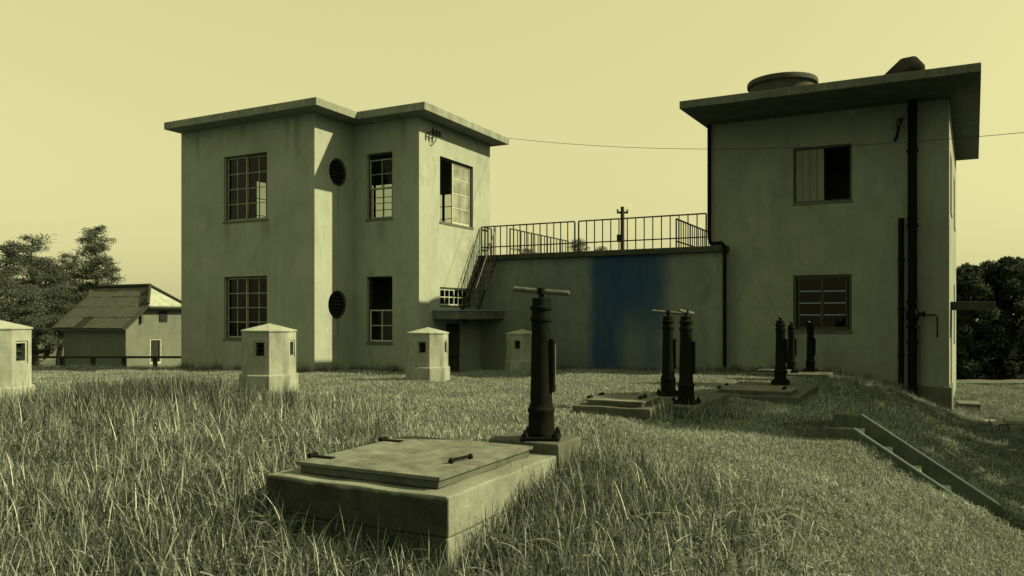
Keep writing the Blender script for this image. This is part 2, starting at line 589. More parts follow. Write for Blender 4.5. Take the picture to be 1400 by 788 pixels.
def wall(root, p0, p1, z0, z1, th, opens, mat, rounds=(), start=0.0, end=0.0, name='wall'):
    """wall between two grid points, inside on the left; opens = (s0, s1, z0, z1); rounds = (s, z, r)"""
    m, L = wmap(p0, p1)
    ops = list(opens) + [(s - r, s + r, z - r, z + r) for s, z, r in rounds]
    ss = sorted({start, L - end, *[o[0] for o in ops], *[o[1] for o in ops]})
    zs = sorted({z0, z1, *[o[2] for o in ops], *[o[3] for o in ops]})
    mb = MB()
    solid = {}
    for i in range(len(ss) - 1):
        for j in range(len(zs) - 1):
            cs, cz = (ss[i] + ss[i + 1]) / 2, (zs[j] + zs[j + 1]) / 2
            solid[i, j] = not any(o[0] < cs < o[1] and o[2] < cz < o[3] for o in ops)
    for (i, j), k in solid.items():
        if not k: continue
        a, b, c, d = ss[i], ss[i + 1], zs[j], zs[j + 1]
        mb.add([m(a, 0, c), m(b, 0, c), m(b, 0, d), m(a, 0, d)], [(0, 1, 2, 3)])
        mb.add([m(a, th, c), m(b, th, c), m(b, th, d), m(a, th, d)], [(3, 2, 1, 0)])
        for di, dj, q in ((-1, 0, [(a, c), (a, d)]), (1, 0, [(b, d), (b, c)]), (0, -1, [(b, c), (a, c)]), (0, 1, [(a, d), (b, d)])):
            if not solid.get((i + di, j + dj), False):
                if (i + di, j + dj) not in solid or not solid[i + di, j + dj]:
                    (s0, y0), (s1, y1) = q
                    mb.add([m(s0, 0, y0), m(s1, 0, y1), m(s1, th, y1), m(s0, th, y0)], [(0, 3, 2, 1)])
    for s, z, r in rounds:                            # fill from the square hole to the circle
        n = 32
        for k in range(n):
            qs = []
            for kk in (k, k + 1):
                an = 2 * math.pi * kk / n
                cx_, sz_ = math.cos(an), math.sin(an)
                sq = r / max(abs(cx_), abs(sz_))
                qs.append(((s + r * 0.999 * cx_, z + r * 0.999 * sz_), (s + sq * cx_, z + sq * sz_)))
            (c0, o0), (c1, o1) = qs
            if abs(c0[0] - o0[0]) + abs(c0[1] - o0[1]) + abs(c1[0] - o1[0]) + abs(c1[1] - o1[1]) > 0.004:
                mb.add([m(c0[0], 0, c0[1]), m(c1[0], 0, c1[1]), m(o1[0], 0, o1[1]), m(o0[0], 0, o0[1])], [(0, 1, 2, 3)])
            mb.add([m(c0[0], 0, c0[1]), m(c1[0], 0, c1[1]), m(c1[0], th, c1[1]), m(c0[0], th, c0[1])], [(3, 2, 1, 0)])
    return mb.build(name, mat, root, fix=False)


def window(root, p0, p1, s0, s1, z0, z1, sashes, dep=0.09, mat=None, fmat=None, fw=0.045, sill=True, smat=None, gmat=None, mmat=None):
    """sashes = list of (fs0, fs1, fz0, fz1, cols, rows, depth offset) in fractions of the opening"""
    m, L = wmap(p0, p1)
    mat = mat or M['paint']; fmat = fmat or M['paint']
    fr = MB()
    fr.mbox(m, s0, s0 + fw, dep - 0.02, dep + 0.09, z0, z1)
    fr.mbox(m, s1 - fw, s1, dep - 0.02, dep + 0.09, z0, z1)
    fr.mbox(m, s0 + fw, s1 - fw, dep - 0.018, dep + 0.088, z1 - fw, z1)
    fr.mbox(m, s0 + fw, s1 - fw, dep - 0.018, dep + 0.088, z0, z0 + fw)
    w = fr.build('window', fmat, root)
    if sill:
        MB().mbox(m, s0 - 0.025, s1 + 0.025, -0.022, dep - 0.022, z0 - 0.05, z0 + 0.012).build('sill', smat or M['conc_dark'], w, bevel=0.006)
    a0, a1, b0, b1 = s0 + fw, s1 - fw, z0 + fw, z1 - fw
    for (f0, f1, g0, g1, cols, rows, off) in sashes:
        x0, x1 = a0 + (a1 - a0) * f0, a0 + (a1 - a0) * f1
        y0, y1 = b0 + (b1 - b0) * g0, b0 + (b1 - b0) * g1
        d0 = dep + off
        st = 0.035
        sb = MB()
        sb.mbox(m, x0 + 0.002, x0 + st, d0, d0 + 0.035, y0 + 0.002, y1 - 0.002)
        sb.mbox(m, x1 - st, x1 - 0.002, d0, d0 + 0.035, y0 + 0.002, y1 - 0.002)
        sb.mbox(m, x0 + st, x1 - st, d0 + 0.002, d0 + 0.033, y1 - st, y1 - 0.002)
        sb.mbox(m, x0 + st, x1 - st, d0 + 0.002, d0 + 0.033, y0 + 0.002, y0 + st * 1.3)
        sb.build('sash', mat, w)
        x0 += st; x1 -= st; y0 += st * 1.3; y1 -= st
        mw = 0.022
        for i in range(1, cols):
            xx = x0 + (x1 - x0) * i / cols
            MB().mbox(m, xx - mw / 2, xx + mw / 2, d0 + 0.004, d0 + 0.03, y0, y1).build('muntin', mmat or mat, w)
        for j in range(1, rows):
            yy = y0 + (y1 - y0) * j / rows
            MB().mbox(m, x0, x1, d0 + 0.006, d0 + 0.028, yy - mw / 2, yy + mw / 2).build('muntin', mmat or mat, w)
        for i in range(cols):
            for j in range(rows):
                q0, q1 = x0 + (x1 - x0) * i / cols, x0 + (x1 - x0) * (i + 1) / cols
                r0, r1 = y0 + (y1 - y0) * j / rows, y0 + (y1 - y0) * (j + 1) / rows
                tw = random.uniform(-0.002, 0.002)
                pm = MB().add([m(q0, d0 + 0.016 + tw, r0), m(q1, d0 + 0.016 - tw, r0), m(q1, d0 + 0.018 - tw, r1), m(q0, d0 + 0.018 + tw, r1)], [(0, 1, 2, 3)])
                pm.build('pane', gmat or M['glass'], w, fix=False)
    return w


# ------------------------------------------------------------------ left building
TW = 0.22
A = empty('plastered_building', GO, -TH)
tag(A, 'two storey pale plastered building with stepped front, flat roof and round windows', 'building')
ZB, ZT = -2.0, 6.62
# front: upper and lower sash windows
AF = ((-5.08, 0), (0, 0))
up, lo = (3.92, 5.76), (0.62, 2.37)
wall(A, *AF, ZB, ZT, TW, [(1.743, 3.393, *up), (1.743, 3.393, *lo)], M['stucco_a'])
two = [(0, 0.47, 0, 1, 2, 4, 0.0), (0.455, 1, 0, 1, 2, 4, 0.04)]
window(A, *AF, 1.743, 3.393, *up, two, dep=0.12, fmat=M['frame_dark'], fw=0.03)
window(A, *AF, 1.743, 3.393, *lo, two, dep=0.12, fmat=M['frame_dark'], fw=0.03)
# narrow return with the two round windows
AS = ((0, 0), (0, 1.62))
wall(A, *AS, ZB, ZT, TW, [], M['stucco_a'], rounds=((0.95, 5.2, 0.385), (0.93, 1.57, 0.395)), start=TW)
for sc_, zc, r in ((0.95, 5.2, 0.385), (0.93, 1.57, 0.395)):
    m, _ = wmap(*AS)
    mb = MB()
    n = 32
    for k in range(n):
        a0, a1 = 2 * math.pi * k / n, 2 * math.pi * (k + 1) / n
        for (ra, da), (rb, db) in (((r - 0.002, 0.05), (r - 0.05, 0.05)), ((r - 0.05, 0.05), (r - 0.05, 0.12))):
            mb.add([m(sc_ + ra * math.cos(a0), da, zc + ra * math.sin(a0)), m(sc_ + ra * math.cos(a1), da, zc + ra * math.sin(a1)),
                    m(sc_ + rb * math.cos(a1), db, zc + rb * math.sin(a1)), m(sc_ + rb * math.cos(a0), db, zc + rb * math.sin(a0))], [(0, 1, 2, 3)])
    rw = mb.build('round_window', M['frame_dark'], A)
    MB().add([m(sc_ + (r - 0.04) * math.cos(2 * math.pi * k / n), 0.13, zc + (r - 0.04) * math.sin(2 * math.pi * k / n)) for k in range(n)],
             [tuple(range(n))]).build('pane', M['black'], rw)
    for q in range(-3, 4):
        zz = zc + q * 0.1
        hw = math.sqrt(max(0, (r - 0.05) ** 2 - (q * 0.1) ** 2))
        MB().hexa([m(sc_ - hw, 0.07, zz - 0.02), m(sc_ + hw, 0.07, zz - 0.02), m(sc_ + hw, 0.12, zz + 0.03), m(sc_ - hw, 0.12, zz + 0.03),
                   m(sc_ - hw, 0.07, zz - 0.01), m(sc_ + hw, 0.07, zz - 0.01), m(sc_ + hw, 0.12, zz + 0.04), m(sc_ - hw, 0.12, zz + 0.04)]).build('louvre', M['black'], rw)
# bay front
AB = ((0, 1.62), (2.205, 1.62))
bw0, bw1 = 0.445, 1.325
wall(A, *AB, ZB, ZT, TW, [(bw0, bw1, 3.95, 5.78), (bw0, bw1, 0.52, 2.36)], M['stucco_a'], start=-0.0)
window(A, *AB, bw0, bw1, 3.95, 5.78, [(0, 1, 0.46, 0.93, 2, 2, 0.0), (0, 1, 0.0, 0.48, 2, 2, 0.04)], mat=M['paint'], dep=0.12, fmat=M['frame_dark'], fw=0.03)
window(A, *AB, bw0, bw1, 0.52, 2.36, [(0, 1, 0.0, 0.5, 2, 2, 0.0)], mat=M['paint_bright'], dep=0.12, fmat=M['frame_dark'], fw=0.03)
# bay right side, in the sun
AR = ((2.205, 1.62), (2.205, 5.54))
wall(A, *AR, ZB, ZT, TW, [(1.03, 2.87, 3.91, 5.76), (1.03, 2.70, 1.52, 2.08), (1.35, 2.2, -1.0, 1.05)], M['stucco_a'], start=TW)
window(A, *AR, 1.03, 2.87, 3.91, 5.76, [(0.44, 1, 0, 1, 2, 4, 0.0)], mat=M['paint_bright'], dep=0.10, fmat=M['frame_dark'], gmat=M['sky_glass'])
window(A, *AR, 1.03, 2.70, 1.52, 2.08, [(0, 0.5, 0, 1, 3, 2, 0.0), (0.49, 1, 0, 1, 3, 2, 0.03)], mat=M['paint_bright'], dep=0.04, fmat=M['frame_dark'], sill=False)
# door under the canopy
m, _ = wmap(*AR)
dr = MB().mbox(m, 1.352, 2.198, 0.08, 0.13, -0.998, 1.045).build('door', M['wood_dark'], A)
for (x0, x1, y0, y1) in ((1.45, 1.74, -0.8, 0.0), (1.81, 2.1, -0.8, 0.0), (1.45, 1.74, 0.12, 0.92), (1.81, 2.1, 0.12, 0.92)):
    MB().mbox(m, x0, x1, 0.055, 0.079, y0, y1).build('door_panel', M['frame_dark'], dr, bevel=0.01)
MB().tube([m(1.44, 0.03, 0.06), m(1.44, 0.08, 0.06)], 0.02, 8).build('handle', M['iron_worn'], dr)
# canopy
cn = MB().box(2.21, 3.03, 2.28, 4.93, 1.17, 1.41).build('canopy', M['conc_dark'], A, bevel=0.012)
MB().box(2.215, 3.05, 2.26, 4.93, 1.4135, 1.436).build('lit_edge', M['blue_paint'], cn)  # added sheet; its blue stands in for the sunlit top edge
lp = MB().lathe([(0.03, 0.0), (0.05, -0.02), (0.085, -0.07), (0.075, -0.12), (0.02, -0.15)], 14, (2.62, 3.3, 1.169)).build('canopy_lamp', M['ceramic'], A, smooth=True)
# rear and left walls with windows that the sky shows through
AK = ((2.205, 5.54), (-5.08, 5.54))
wall(A, *AK, ZB, ZT, TW, [(1.0, 2.3, 3.9, 5.25), (3.6, 5.2, 3.9, 5.76)], M['stucco_a'], start=TW)
window(A, *AK, 1.0, 2.3, 3.9, 5.25, [(0, 0.5, 0, 1, 1, 3, 0), (0.49, 1, 0, 1, 1, 3, 0.04)], mat=M['frame_dark'])
window(A, *AK, 3.6, 5.2, 3.9, 5.76, [(0, 0.5, 0, 1, 2, 4, 0), (0.49, 1, 0, 1, 2, 4, 0.04)], mat=M['frame_dark'])
AL = ((-5.08, 5.54), (-5.08, 0))
wall(A, *AL, ZB, ZT, TW, [(0.9, 2.83, 3.9, 5.72)], M['stucco_a'], start=TW, end=TW)
window(A, *AL, 0.9, 2.83, 3.9, 5.72, [(0, 0.5, 0, 1, 2, 3, 0), (0.49, 1, 0, 1, 2, 3, 0.04)], mat=M['frame_dark'])
MB().prism([(-4.85, 0.225), (-0.225, 0.225), (-0.225, 1.845), (1.98, 1.845), (1.98, 5.31), (-4.85, 5.31)], 2.9, 3.1).build('upper_floor', M['conc_dark'], A)
MB().box(-4.85, 1.98, 3.4, 3.5, -1, 2.895).build('partition', M['conc_dark'], A)
MB().prism([(-5.13, -0.555), (0.55, -0.555), (0.55, 1.07), (2.755, 1.07), (2.755, 5.775), (-5.13, 5.775)], 6.625, 6.83).build('roof', M['roof_edge'], A, bevel=0.012)
# insulator bracket high on the sunny side
br = MB().tube([(2.205, 2.05, 6.28), (2.40, 2.0, 6.30), (2.40, 2.35, 6.30), (2.205, 2.40, 6.28)], 0.014, 6).build('insulator_bracket', M['iron'], A)
for yy in (2.02, 2.18, 2.34):
    MB().lathe([(0.02, -0.10), (0.045, -0.08), (0.03, -0.02), (0.045, 0.0), (0.03, 0.06), (0.012, 0.08)], 10, (2.40, yy, 6.30)).build('insulator', M['iron'], br, smooth=True)
MB().tube([(2.21, 2.2, 5.95), (2.34, 2.2, 6.05), (2.40, 2.2, 6.2)], 0.012, 6).build('brace', M['iron'], br)

# iron stair from the canopy roof to the terrace
S = empty('iron_stair', g2w(0, 0, 0), -TH)
tag(S, 'steep narrow iron stair with handrail against the sunlit wall above the canopy', 'stair')
sy0, sy1, sz0, sz1 = 3.62, 4.84, 1.44, 3.06
for xx in (2.30, 2.82):
    MB().hexa([(xx, sy0, sz0), (xx + 0.03, sy0, sz0), (xx + 0.03, sy0 + 0.12, sz0), (xx, sy0 + 0.12, sz0),
               (xx, sy1 - 0.06, sz1), (xx + 0.03, sy1 - 0.06, sz1), (xx + 0.03, sy1 + 0.06, sz1), (xx, sy1 + 0.06, sz1)]).build('stringer', M['rail'], S)
    y2, z2 = sy0 - 0.32, sz0 + 0.02
    if xx < 2.5: continue                             # a rail on the open side only
    MB().tube([(xx + 0.015, y2 + 0.1, z2 + 0.35), (xx + 0.015, sy1 - 0.05, sz1 + 0.9)], 0.018, 6).build('handrail', M['rail'], S)
    for k in range(7):
        f = (k + 0.5) / 7
        yy = sy0 + 0.06 + (sy1 - sy0 - 0.06) * f
        zz = sz0 + (sz1 - sz0) * f
        zt = z2 + 0.35 + (sz1 + 0.55 - z2) * ((yy - y2 - 0.1) / (sy1 - 0.15 - y2))
        MB().tube([(xx + 0.015, yy, zz + 0.02), (xx + 0.015, yy, zt)], 0.010, 6).build('baluster', M['rail'], S)
for k in range(8):
    f = (k + 0.6) / 8
    yy, zz = sy0 + 0.03 + (sy1 - sy0) * f, sz0 + (sz1 - sz0) * f
    MB().box(2.332, 2.818, yy - 0.03, yy + 0.12, zz - 0.01, zz + 0.012).build('tread', M['rail'], S)

# ------------------------------------------------------------------ terrace block between the buildings
T = empty('terrace_block', GO, -TH)
tag(T, 'low plastered wall with a large blue stain below the roof terrace', 'building')
XB = 9.165
CY = 4.938
wall(T, (2.212, CY), (9.575, CY), ZB, 2.95, 0.25, [], M['stucco_c'])
MB().box(9.326, 9.575, CY + 0.252, 5.232, ZB, 2.95).build('wall', M['stucco_c'], T)
MB().prism([(2.212, CY - 0.14), (9.66, CY - 0.14), (9.66, 5.232), (9.158, 5.232), (9.158, 10.3), (2.212, 10.3), (2.212, 5.80), (2.77, 5.80), (2.77, 5.545), (2.212, 5.545)],
           2.955, 3.11).build('roof_slab', M['conc_black'], T, bevel=0.01)
MB().box(2.4, 8.9, 10.0, 10.2, ZB, 2.95).build('wall', M['stucco_c'], T)

RL = empty('terrace_railing', GO, -TH)
tag(RL, 'thin dark iron railing along the edge of the roof terrace', 'railing')
zr0, zr1, zrt = 3.112, 3.36, 3.985
yr = CY - 0.04
bal = MB().box(-0.0125, 0.0125, -0.0125, 0.0125, 0, zrt - zr0 - 0.012).mesh('baluster', M['rail'])
pst = MB().box(-0.018, 0.018, -0.018, 0.018, 0, zrt - zr0 - 0.013).mesh('rail_post', M['rail'])


def railing(x0, y0, x1, y1, nb, posts):
    d = Vector((x1 - x0, y1 - y0, 0)); L = d.length; d.normalize(); n = Vector((-d.y, d.x, 0))
    for (za, zb) in ((zrt - 0.02, zrt + 0.015), (zr1 - 0.016, zr1 + 0.016)):
        p = Vector((x0, y0, 0))
        hw = 0.022 if za > 3.6 else 0.016
        v = [p - n * hw, p + d * L - n * hw, p + d * L + n * hw, p + n * hw]
        MB().hexa([(q.x, q.y, za) for q in v] + [(q.x, q.y, zb) for q in v]).build('rail', M['rail'], RL)
    for k in range(nb + 1):
        q = Vector((x0, y0, zr0)) + d * (L * k / nb)
        isp = k in posts
        inst(pst if isp else bal, 'rail_post' if isp else 'baluster', RL, q)


railing(2.26, yr, 5.35, yr, 14, (0, 14))
railing(5.47, yr, 9.12, yr, 15, (0, 15))
railing(2.85, 5.66, 2.85, 10.2, 18, (0, 6, 12, 18))
railing(8.10, 5.66, 8.10, 10.2, 18, (0, 6, 12, 18))
railing(2.3, 5.05, 2.3, 5.45, 2, (0, 2))

# ------------------------------------------------------------------ right building
B = empty('water_tank_building', GO, -TH)
tag(B, 'two storey dark plastered building with wide flat eaves and pipes down its front', 'building')
BX0, BX1, BY = 9.165, 14.745, 5.238
SK = math.tan(R(3.2))
BD = 8.5
BT = 6.39
fl, fr_ = (BX0, BY), (BX1, BY)
bl, br_ = (BX0 + SK * BD, BY + BD), (BX1 + SK * BD, BY + BD)
BF = (fl, fr_)


def bs(px):                                         # photo column -> distance along the front of B
    r = (px - CX) / F
    o = g2w(BX0, BY)
    return (r * o.y - o.x) / (CU + r * SU)


def bz(px, py):
    o = g2w(BX0 + bs(px), BY)
    return zat(py, o.y)


wu0, wu1 = bs(1084.5), bs(1164.5)
zu1, zu0 = bz(1084.5, 203.5), bz(1084.5, 279)
zl1, zl0 = bz(1084.5, 377), bz(1084.5, 453)
wall(B, *BF, ZB, BT, TW, [(wu0, wu1, zu0, zu1), (wu0, wu1, zl0, zl1)], M['stucco_b'])
wd = window(B, *BF, wu0, wu1, zu0, zu1, [], fmat=M['frame_dark'], dep=0.06, fw=0.05)
m, _ = wmap(*BF)
for k in range(4):
    w4 = (wu1 - wu0) * 0.51 / 4
    a0 = wu0 + 0.052 + k * w4 * 0.97
    MB().mbox(m, a0 + 0.004, a0 + w4 * 0.95 - 0.002, 0.075 + 0.004 * (k % 2), 0.105, zu0 + 0.052, zu1 - 0.052).build('plank', M['wood'], wd, bevel=0.004)
w2 = window(B, *BF, wu0, wu1, zl0, zl1, [(0.03, 0.5, 0, 1, 1, 4, 0), (0.495, 0.97, 0, 1, 1, 4, 0.03)], mat=M['frame_dark'], fmat=M['frame_dark'], dep=0.07, fw=0.07, mmat=M['blue_paint'])
# right side, nearly edge-on, in the sun
BR = (fr_, br_)
wall(B, *BR, ZB, BT, TW, [(1.2, 2.6, 3.9, 5.4), (5.0, 6.4, 3.9, 5.4), (1.6, 2.7, -0.95, 1.35), (5.0, 6.4, 0.5, 2.2)], M['stucco_b'], start=TW)
for (s0, s1, z0, z1) in ((1.2, 2.6, 3.9, 5.4), (5.0, 6.4, 3.9, 5.4), (5.0, 6.4, 0.5, 2.2)):
    window(B, *BR, s0, s1, z0, z1, two, dep=0.08, fmat=M['frame_dark'])
m2, _ = wmap(*BR)
dB = MB().mbox(m2, 1.605, 2.695, 0.08, 0.13, -0.945, 1.345).build('door', M['wood_dark'], B)
MB().tube([m2(1.7, 0.03, 0.1), m2(1.7, 0.08, 0.1)], 0.02, 8).build('handle', M['iron_worn'], dB)
MB().mbox(m2, 1.2, 3.2, -0.95, -0.003, 1.42, 1.62).build('canopy', M['conc_black'], B, bevel=0.012)
wall(B, br_, bl, ZB, BT, TW, [(1.6, 3.6, 3.9, 5.4)], M['stucco_b'], start=TW)
wall(B, bl, fl, ZB, BT, TW, [], M['stucco_b'], start=TW, end=TW)
MB().prism([(BX0 + 0.25, BY + 0.225), (BX1 - 0.25, BY + 0.225), (BX1 + SK * BD - 0.3, BY + BD - 0.225), (BX0 + SK * BD + 0.25, BY + BD - 0.225)], 2.9, 3.1).build('upper_floor', M['conc_dark'], B)
MB().prism([(BX0 + 0.3, BY + 3.0), (BX1 - 0.15, BY + 3.0), (BX1 - 0.15, BY + 3.1), (BX0 + 0.3, BY + 3.1)], 3.103, BT - 0.01).build('partition', M['conc_dark'], B)
# plinth
MB().prism([(BX1 - 2.2, BY - 0.055), (BX1 + 0.06, BY - 0.055), (BX1 + 0.06 + SK * 1.55, BY + 1.5), (BX1 + 0.001 + SK * 1.5, BY + 1.5), (BX1 + 0.001, BY - 0.002), (BX1 - 2.2, BY - 0.002)],
           -1.9, -0.42).build('plinth', M['conc_dark'], B, bevel=0.01)
FO = 2.0
rp = [(BX0 - 0.2 - SK * FO, BY - FO), (BX1 + 0.64 - SK * FO, BY - FO), (BX1 + 0.64 + SK * (BD + .05), BY + BD + 0.05), (BX0 - 0.2 + SK * (BD + .05), BY + BD + .05)]
MB().prism(rp, BT + 0.004, BT + 0.195).build('roof', M['roof_edge_b'], B, bevel=0.012)


def bpipe(px, r, za, zb, name, off, n=16):
    s = bs(px)
    return MB().tube([(BX0 + s, BY - off, za), (BX0 + s, BY - off, zb)], r, n).build(name, M['iron'], B, smooth=True)


bpp = bpipe(1247.5, 0.10, -0.9, BT + 0.002, 'supply_pipe', 0.2)
sx = BX0 + bs(1247.5)
for zz in (bz(1247, 413), bz(1247, 447), bz(1247, 155), bz(1247, 300)):
    big = zz < 2.2
    MB().lathe([(0.135 if big else 0.115, -0.03), (0.135 if big else 0.115, 0.03)], 18, (sx, BY - 0.2, zz)).build('flange', M['iron'], bpp, smooth=True)
zv = bz(1247, 431)
MB().tube([(sx, BY - 0.2, zv - 0.13), (sx, BY - 0.2, zv), (sx, BY - 0.2, zv + 0.13)], [0.12, 0.145, 0.12], 16).build('valve_body', M['iron'], bpp, smooth=True)
MB().tube([(sx + 0.1, BY - 0.22, zv + 0.02), (sx + 0.26, BY - 0.24, zv + 0.02)], 0.045, 10).tube([(sx + 0.25, BY - 0.24, zv - 0.05), (sx + 0.25, BY - 0.24, zv + 0.09)], 0.03, 8).build('valve_stem', M['iron'], bpp, smooth=True)
MB().tube([(sx + 0.26, BY - 0.24, zv), (sx + 0.48, BY - 0.24, zv), (sx + 0.52, BY - 0.24, zv - 0.05), (sx + 0.52, BY - 0.24, zv - 0.52)], 0.018, 8).build('branch_pipe', M['iron'], bpp, smooth=True)
for zz in (0.6, 3.4, 5.2):
    MB().mbox(m, bs(1247.5) - 0.13, bs(1247.5) + 0.13, -0.10, -0.001, zz, zz + 0.05).build('pipe_clamp', M['iron'], bpp)
MB().tube([(sx + 0.155, BY - 0.16, -1.0), (sx + 0.155, BY - 0.16, bz(1255, 445))], 0.018, 8).build('thin_pipe', M['iron_worn'], B, smooth=True)
p2 = bpipe(1232, 0.062, -0.7, bz(1232, 299), 'drain_pipe', 0.09)
for zz in (0.3, 1.4, 2.6):
    MB().mbox(m, bs(1232) - 0.08, bs(1232) + 0.08, -0.05, -0.001, zz, zz + 0.04).build('pipe_clamp', M['iron'], p2)
# corner downpipe: down to the terrace, across its edge, then to the ground
dx = BX0 - 0.03
MB().tube([(dx, BY - 0.07, BT), (dx, BY - 0.07, 3.35), (dx + 0.05, BY - 0.09, 3.2), (dx + 0.42, CY - 0.19, 3.17), (dx + 0.5, CY - 0.2, 3.08), (dx + 0.5, CY - 0.2, -0.5)],
          0.05, 12).build('downpipe', M['iron'], B, smooth=True)
# bracket with a coil high on the front
mbx = BX0 + bs(1227)
bz0 = bz(1227, 175)
bb = MB().tube([(mbx + 0.1, BY, bz0 + 0.2), (mbx + 0.08, BY - 0.1, bz0 + 0.2), (mbx - 0.02, BY - 0.12, bz0 - 0.25), (mbx - 0.06, BY, bz0 - 0.3)], 0.03, 8).build('insulator_bracket', M['iron'], B, smooth=True)
MB().lathe([(0.03, -0.10), (0.06, -0.08), (0.04, 0.0), (0.06, 0.04), (0.02, 0.1)], 10, (mbx + 0.02, BY - 0.13, bz0 + 0.1)).build('insulator', M['ceramic'], bb, smooth=True)

# water tank and vent cowl on the roof
tp = g2w(BX0 + 1.72, BY + 0.75, BT + 0.196)
tk = empty('roof_tank', tp, -TH)
tag(tk, 'round concrete water tank with a projecting rim on the flat roof', 'water tank')
MB().lathe([(0.80, 0.0), (0.83, 0.78)], 40).build('tank_wall', M['conc_black'], tk, smooth=True)
MB().lathe([(0.75, 0.781), (0.88, 0.781), (0.90, 0.80), (0.90, 0.90), (0.88, 0.93), (0.5, 0.97), (0.02, 0.99)], 40).build('lid', M['conc_black'], tk, smooth=True)
vp = g2w(BX0 + bs(1247), BY - 0.75, BT + 0.196)
vt = empty('vent_cowl', vp, -TH); vt.scale = (1.15, 1.15, 1.15)
tag(vt, 'dark bent vent cowl lying low on the roof edge above the thick pipe', 'vent cowl')
MB().tube([(0.08, 0.55, 0.0), (0.08, 0.55, 0.30), (0.05, 0.5, 0.46), (-0.02, 0.42, 0.52), (-0.12, 0.3, 0.48), (-0.62, -0.1, 0.10)], [0.17, 0.18, 0.2, 0.21, 0.2, 0.05], 16).build('cowl', M['iron'], vt, smooth=True)
MB().lathe([(0.24, 0.0), (0.24, 0.04), (0.18, 0.05)], 18, (0.08, 0.55, 0.0)).build('collar', M['iron'], vt, smooth=True)

# overhead wire
Wr = empty('overhead_wire', (0, 0, 0))
tag(Wr, 'single overhead wire sagging across the gap and past the right building', 'wire')
pts = []
for k in range(41):
    f = 3.07 * k / 40
    pts.append((-0.09 + 5.4 * f, 24.35 - 3.95 * f, 6.83 - 1.53 * f + 0.34 * f * f))
MB().tube(pts, 0.0065, 5).build('cable', M['wire'], Wr)
pole2 = empty('utility_pole', (16.5, 12.2, gz(16.5, 12.2)))
tag(pole2, 'wooden pole at the far right holding the wire that crosses the gap', 'utility pole')
MB().tube([(0, 0, -0.3), (0, 0, 7.0)], [0.13, 0.09], 12).build('post', M['wood_dark'], pole2, smooth=True)
MB().box(-0.05, 0.05, -0.5, 0.5, 6.4, 6.5).build('crossarm', M['wood_dark'], pole2)

# distant pole behind the terrace
pp = pix(851, 42)
pole = empty('utility_pole', (pp.x, pp.y, gz(pp.x, pp.y)))
tag(pole, 'slim wooden pole with a short crossarm seen above the terrace railing', 'utility pole')
zb = gz(pp.x, pp.y)
zt = zat(283, 42) - zb
MB().tube([(0, 0, -0.3), (0, 0, zt)], [0.15, 0.10], 12).build('post', M['wood_dark'], pole, smooth=True)
MB().box(-0.30, 0.30, -0.06, 0.06, zt - 0.36, zt - 0.26).build('crossarm', M['wood_dark'], pole)
MB().lathe([(0.03, 0), (0.06, 0.06), (0.03, 0.14)], 8, (-0.26, 0, zt - 0.26)).build('insulator', M['ceramic'], pole)
MB().lathe([(0.03, 0), (0.06, 0.06), (0.03, 0.14)], 8, (0.26, 0, zt - 0.26)).build('insulator', M['ceramic'], pole)
MB().box(-0.30, -0.02, -0.05, 0.05, zt - 1.9, zt - 1.5).build('junction_box', M['iron'], pole)


# ------------------------------------------------------------------ stairs in the bank
st0 = Vector((3.69, 8.33, 0)); st1 = Vector((4.41, 9.37, 0))
ST = empty('concrete_steps', ((st0.x + st1.x) / 2, (st0.y + st1.y) / 2, 0), -TH)
tag(ST, 'concrete steps going down the bank between two sloping kerbs', 'steps')
hw_ = 0.63
RUN, RISE = 0.30, 0.198
for k in range(5):
    zt_ = -0.10 - RISE * k
    x0 = -0.36 + RUN * k
    MB().box(x0, x0 + RUN - 0.002, -hw_ + 0.06, hw_ - 0.06, zt_ - 0.42, zt_).build('step', M['conc_light'], ST, bevel=0.012)
for s in (-1, 1):
    y0, y1 = (s * hw_ - 0.055, s * hw_ + 0.055)
    z0 = 0.055 if s > 0 else 0.045
    xe = 1.32 if s > 0 else 1.05
    xs = [(-0.42, z0), (-0.10, z0), (xe, z0 - 0.66 * (xe + 0.1))]
    mb = MB()
    n = len(xs)
    vs = []
    for (x, z) in xs:
        vs += [(x, y0, z), (x, y1, z), (x, y1, z - 0.55), (x, y0, z - 0.55)]
    fs = []
    for i in range(n - 1):
        for q in range(4):
            fs.append((i * 4 + q, i * 4 + (q + 1) % 4, (i + 1) * 4 + (q + 1) % 4, (i + 1) * 4 + q))
    fs += [(3, 2, 1, 0), tuple((n - 1) * 4 + q for q in range(4))]
    kb = mb.add(vs, fs).build('kerb', M['conc_moss'], ST, bevel=0.01)
    vs = []
    for (x, z) in xs[1:]:
        vs += [(x, y0 + 0.015, z + 0.004), (x, y1 - 0.015, z + 0.004), (x, y1 - 0.015, z + 0.012), (x, y0 + 0.015, z + 0.012)]
    MB().add(vs, [(0, 1, 5, 4), (1, 2, 6, 5), (2, 3, 7, 6), (3, 0, 4, 7), (3, 2, 1, 0), (4, 5, 6, 7)]).build('kerb_top_strip', M['pale_strip'], kb)  # thin pale blue strip added along the sloping kerb top


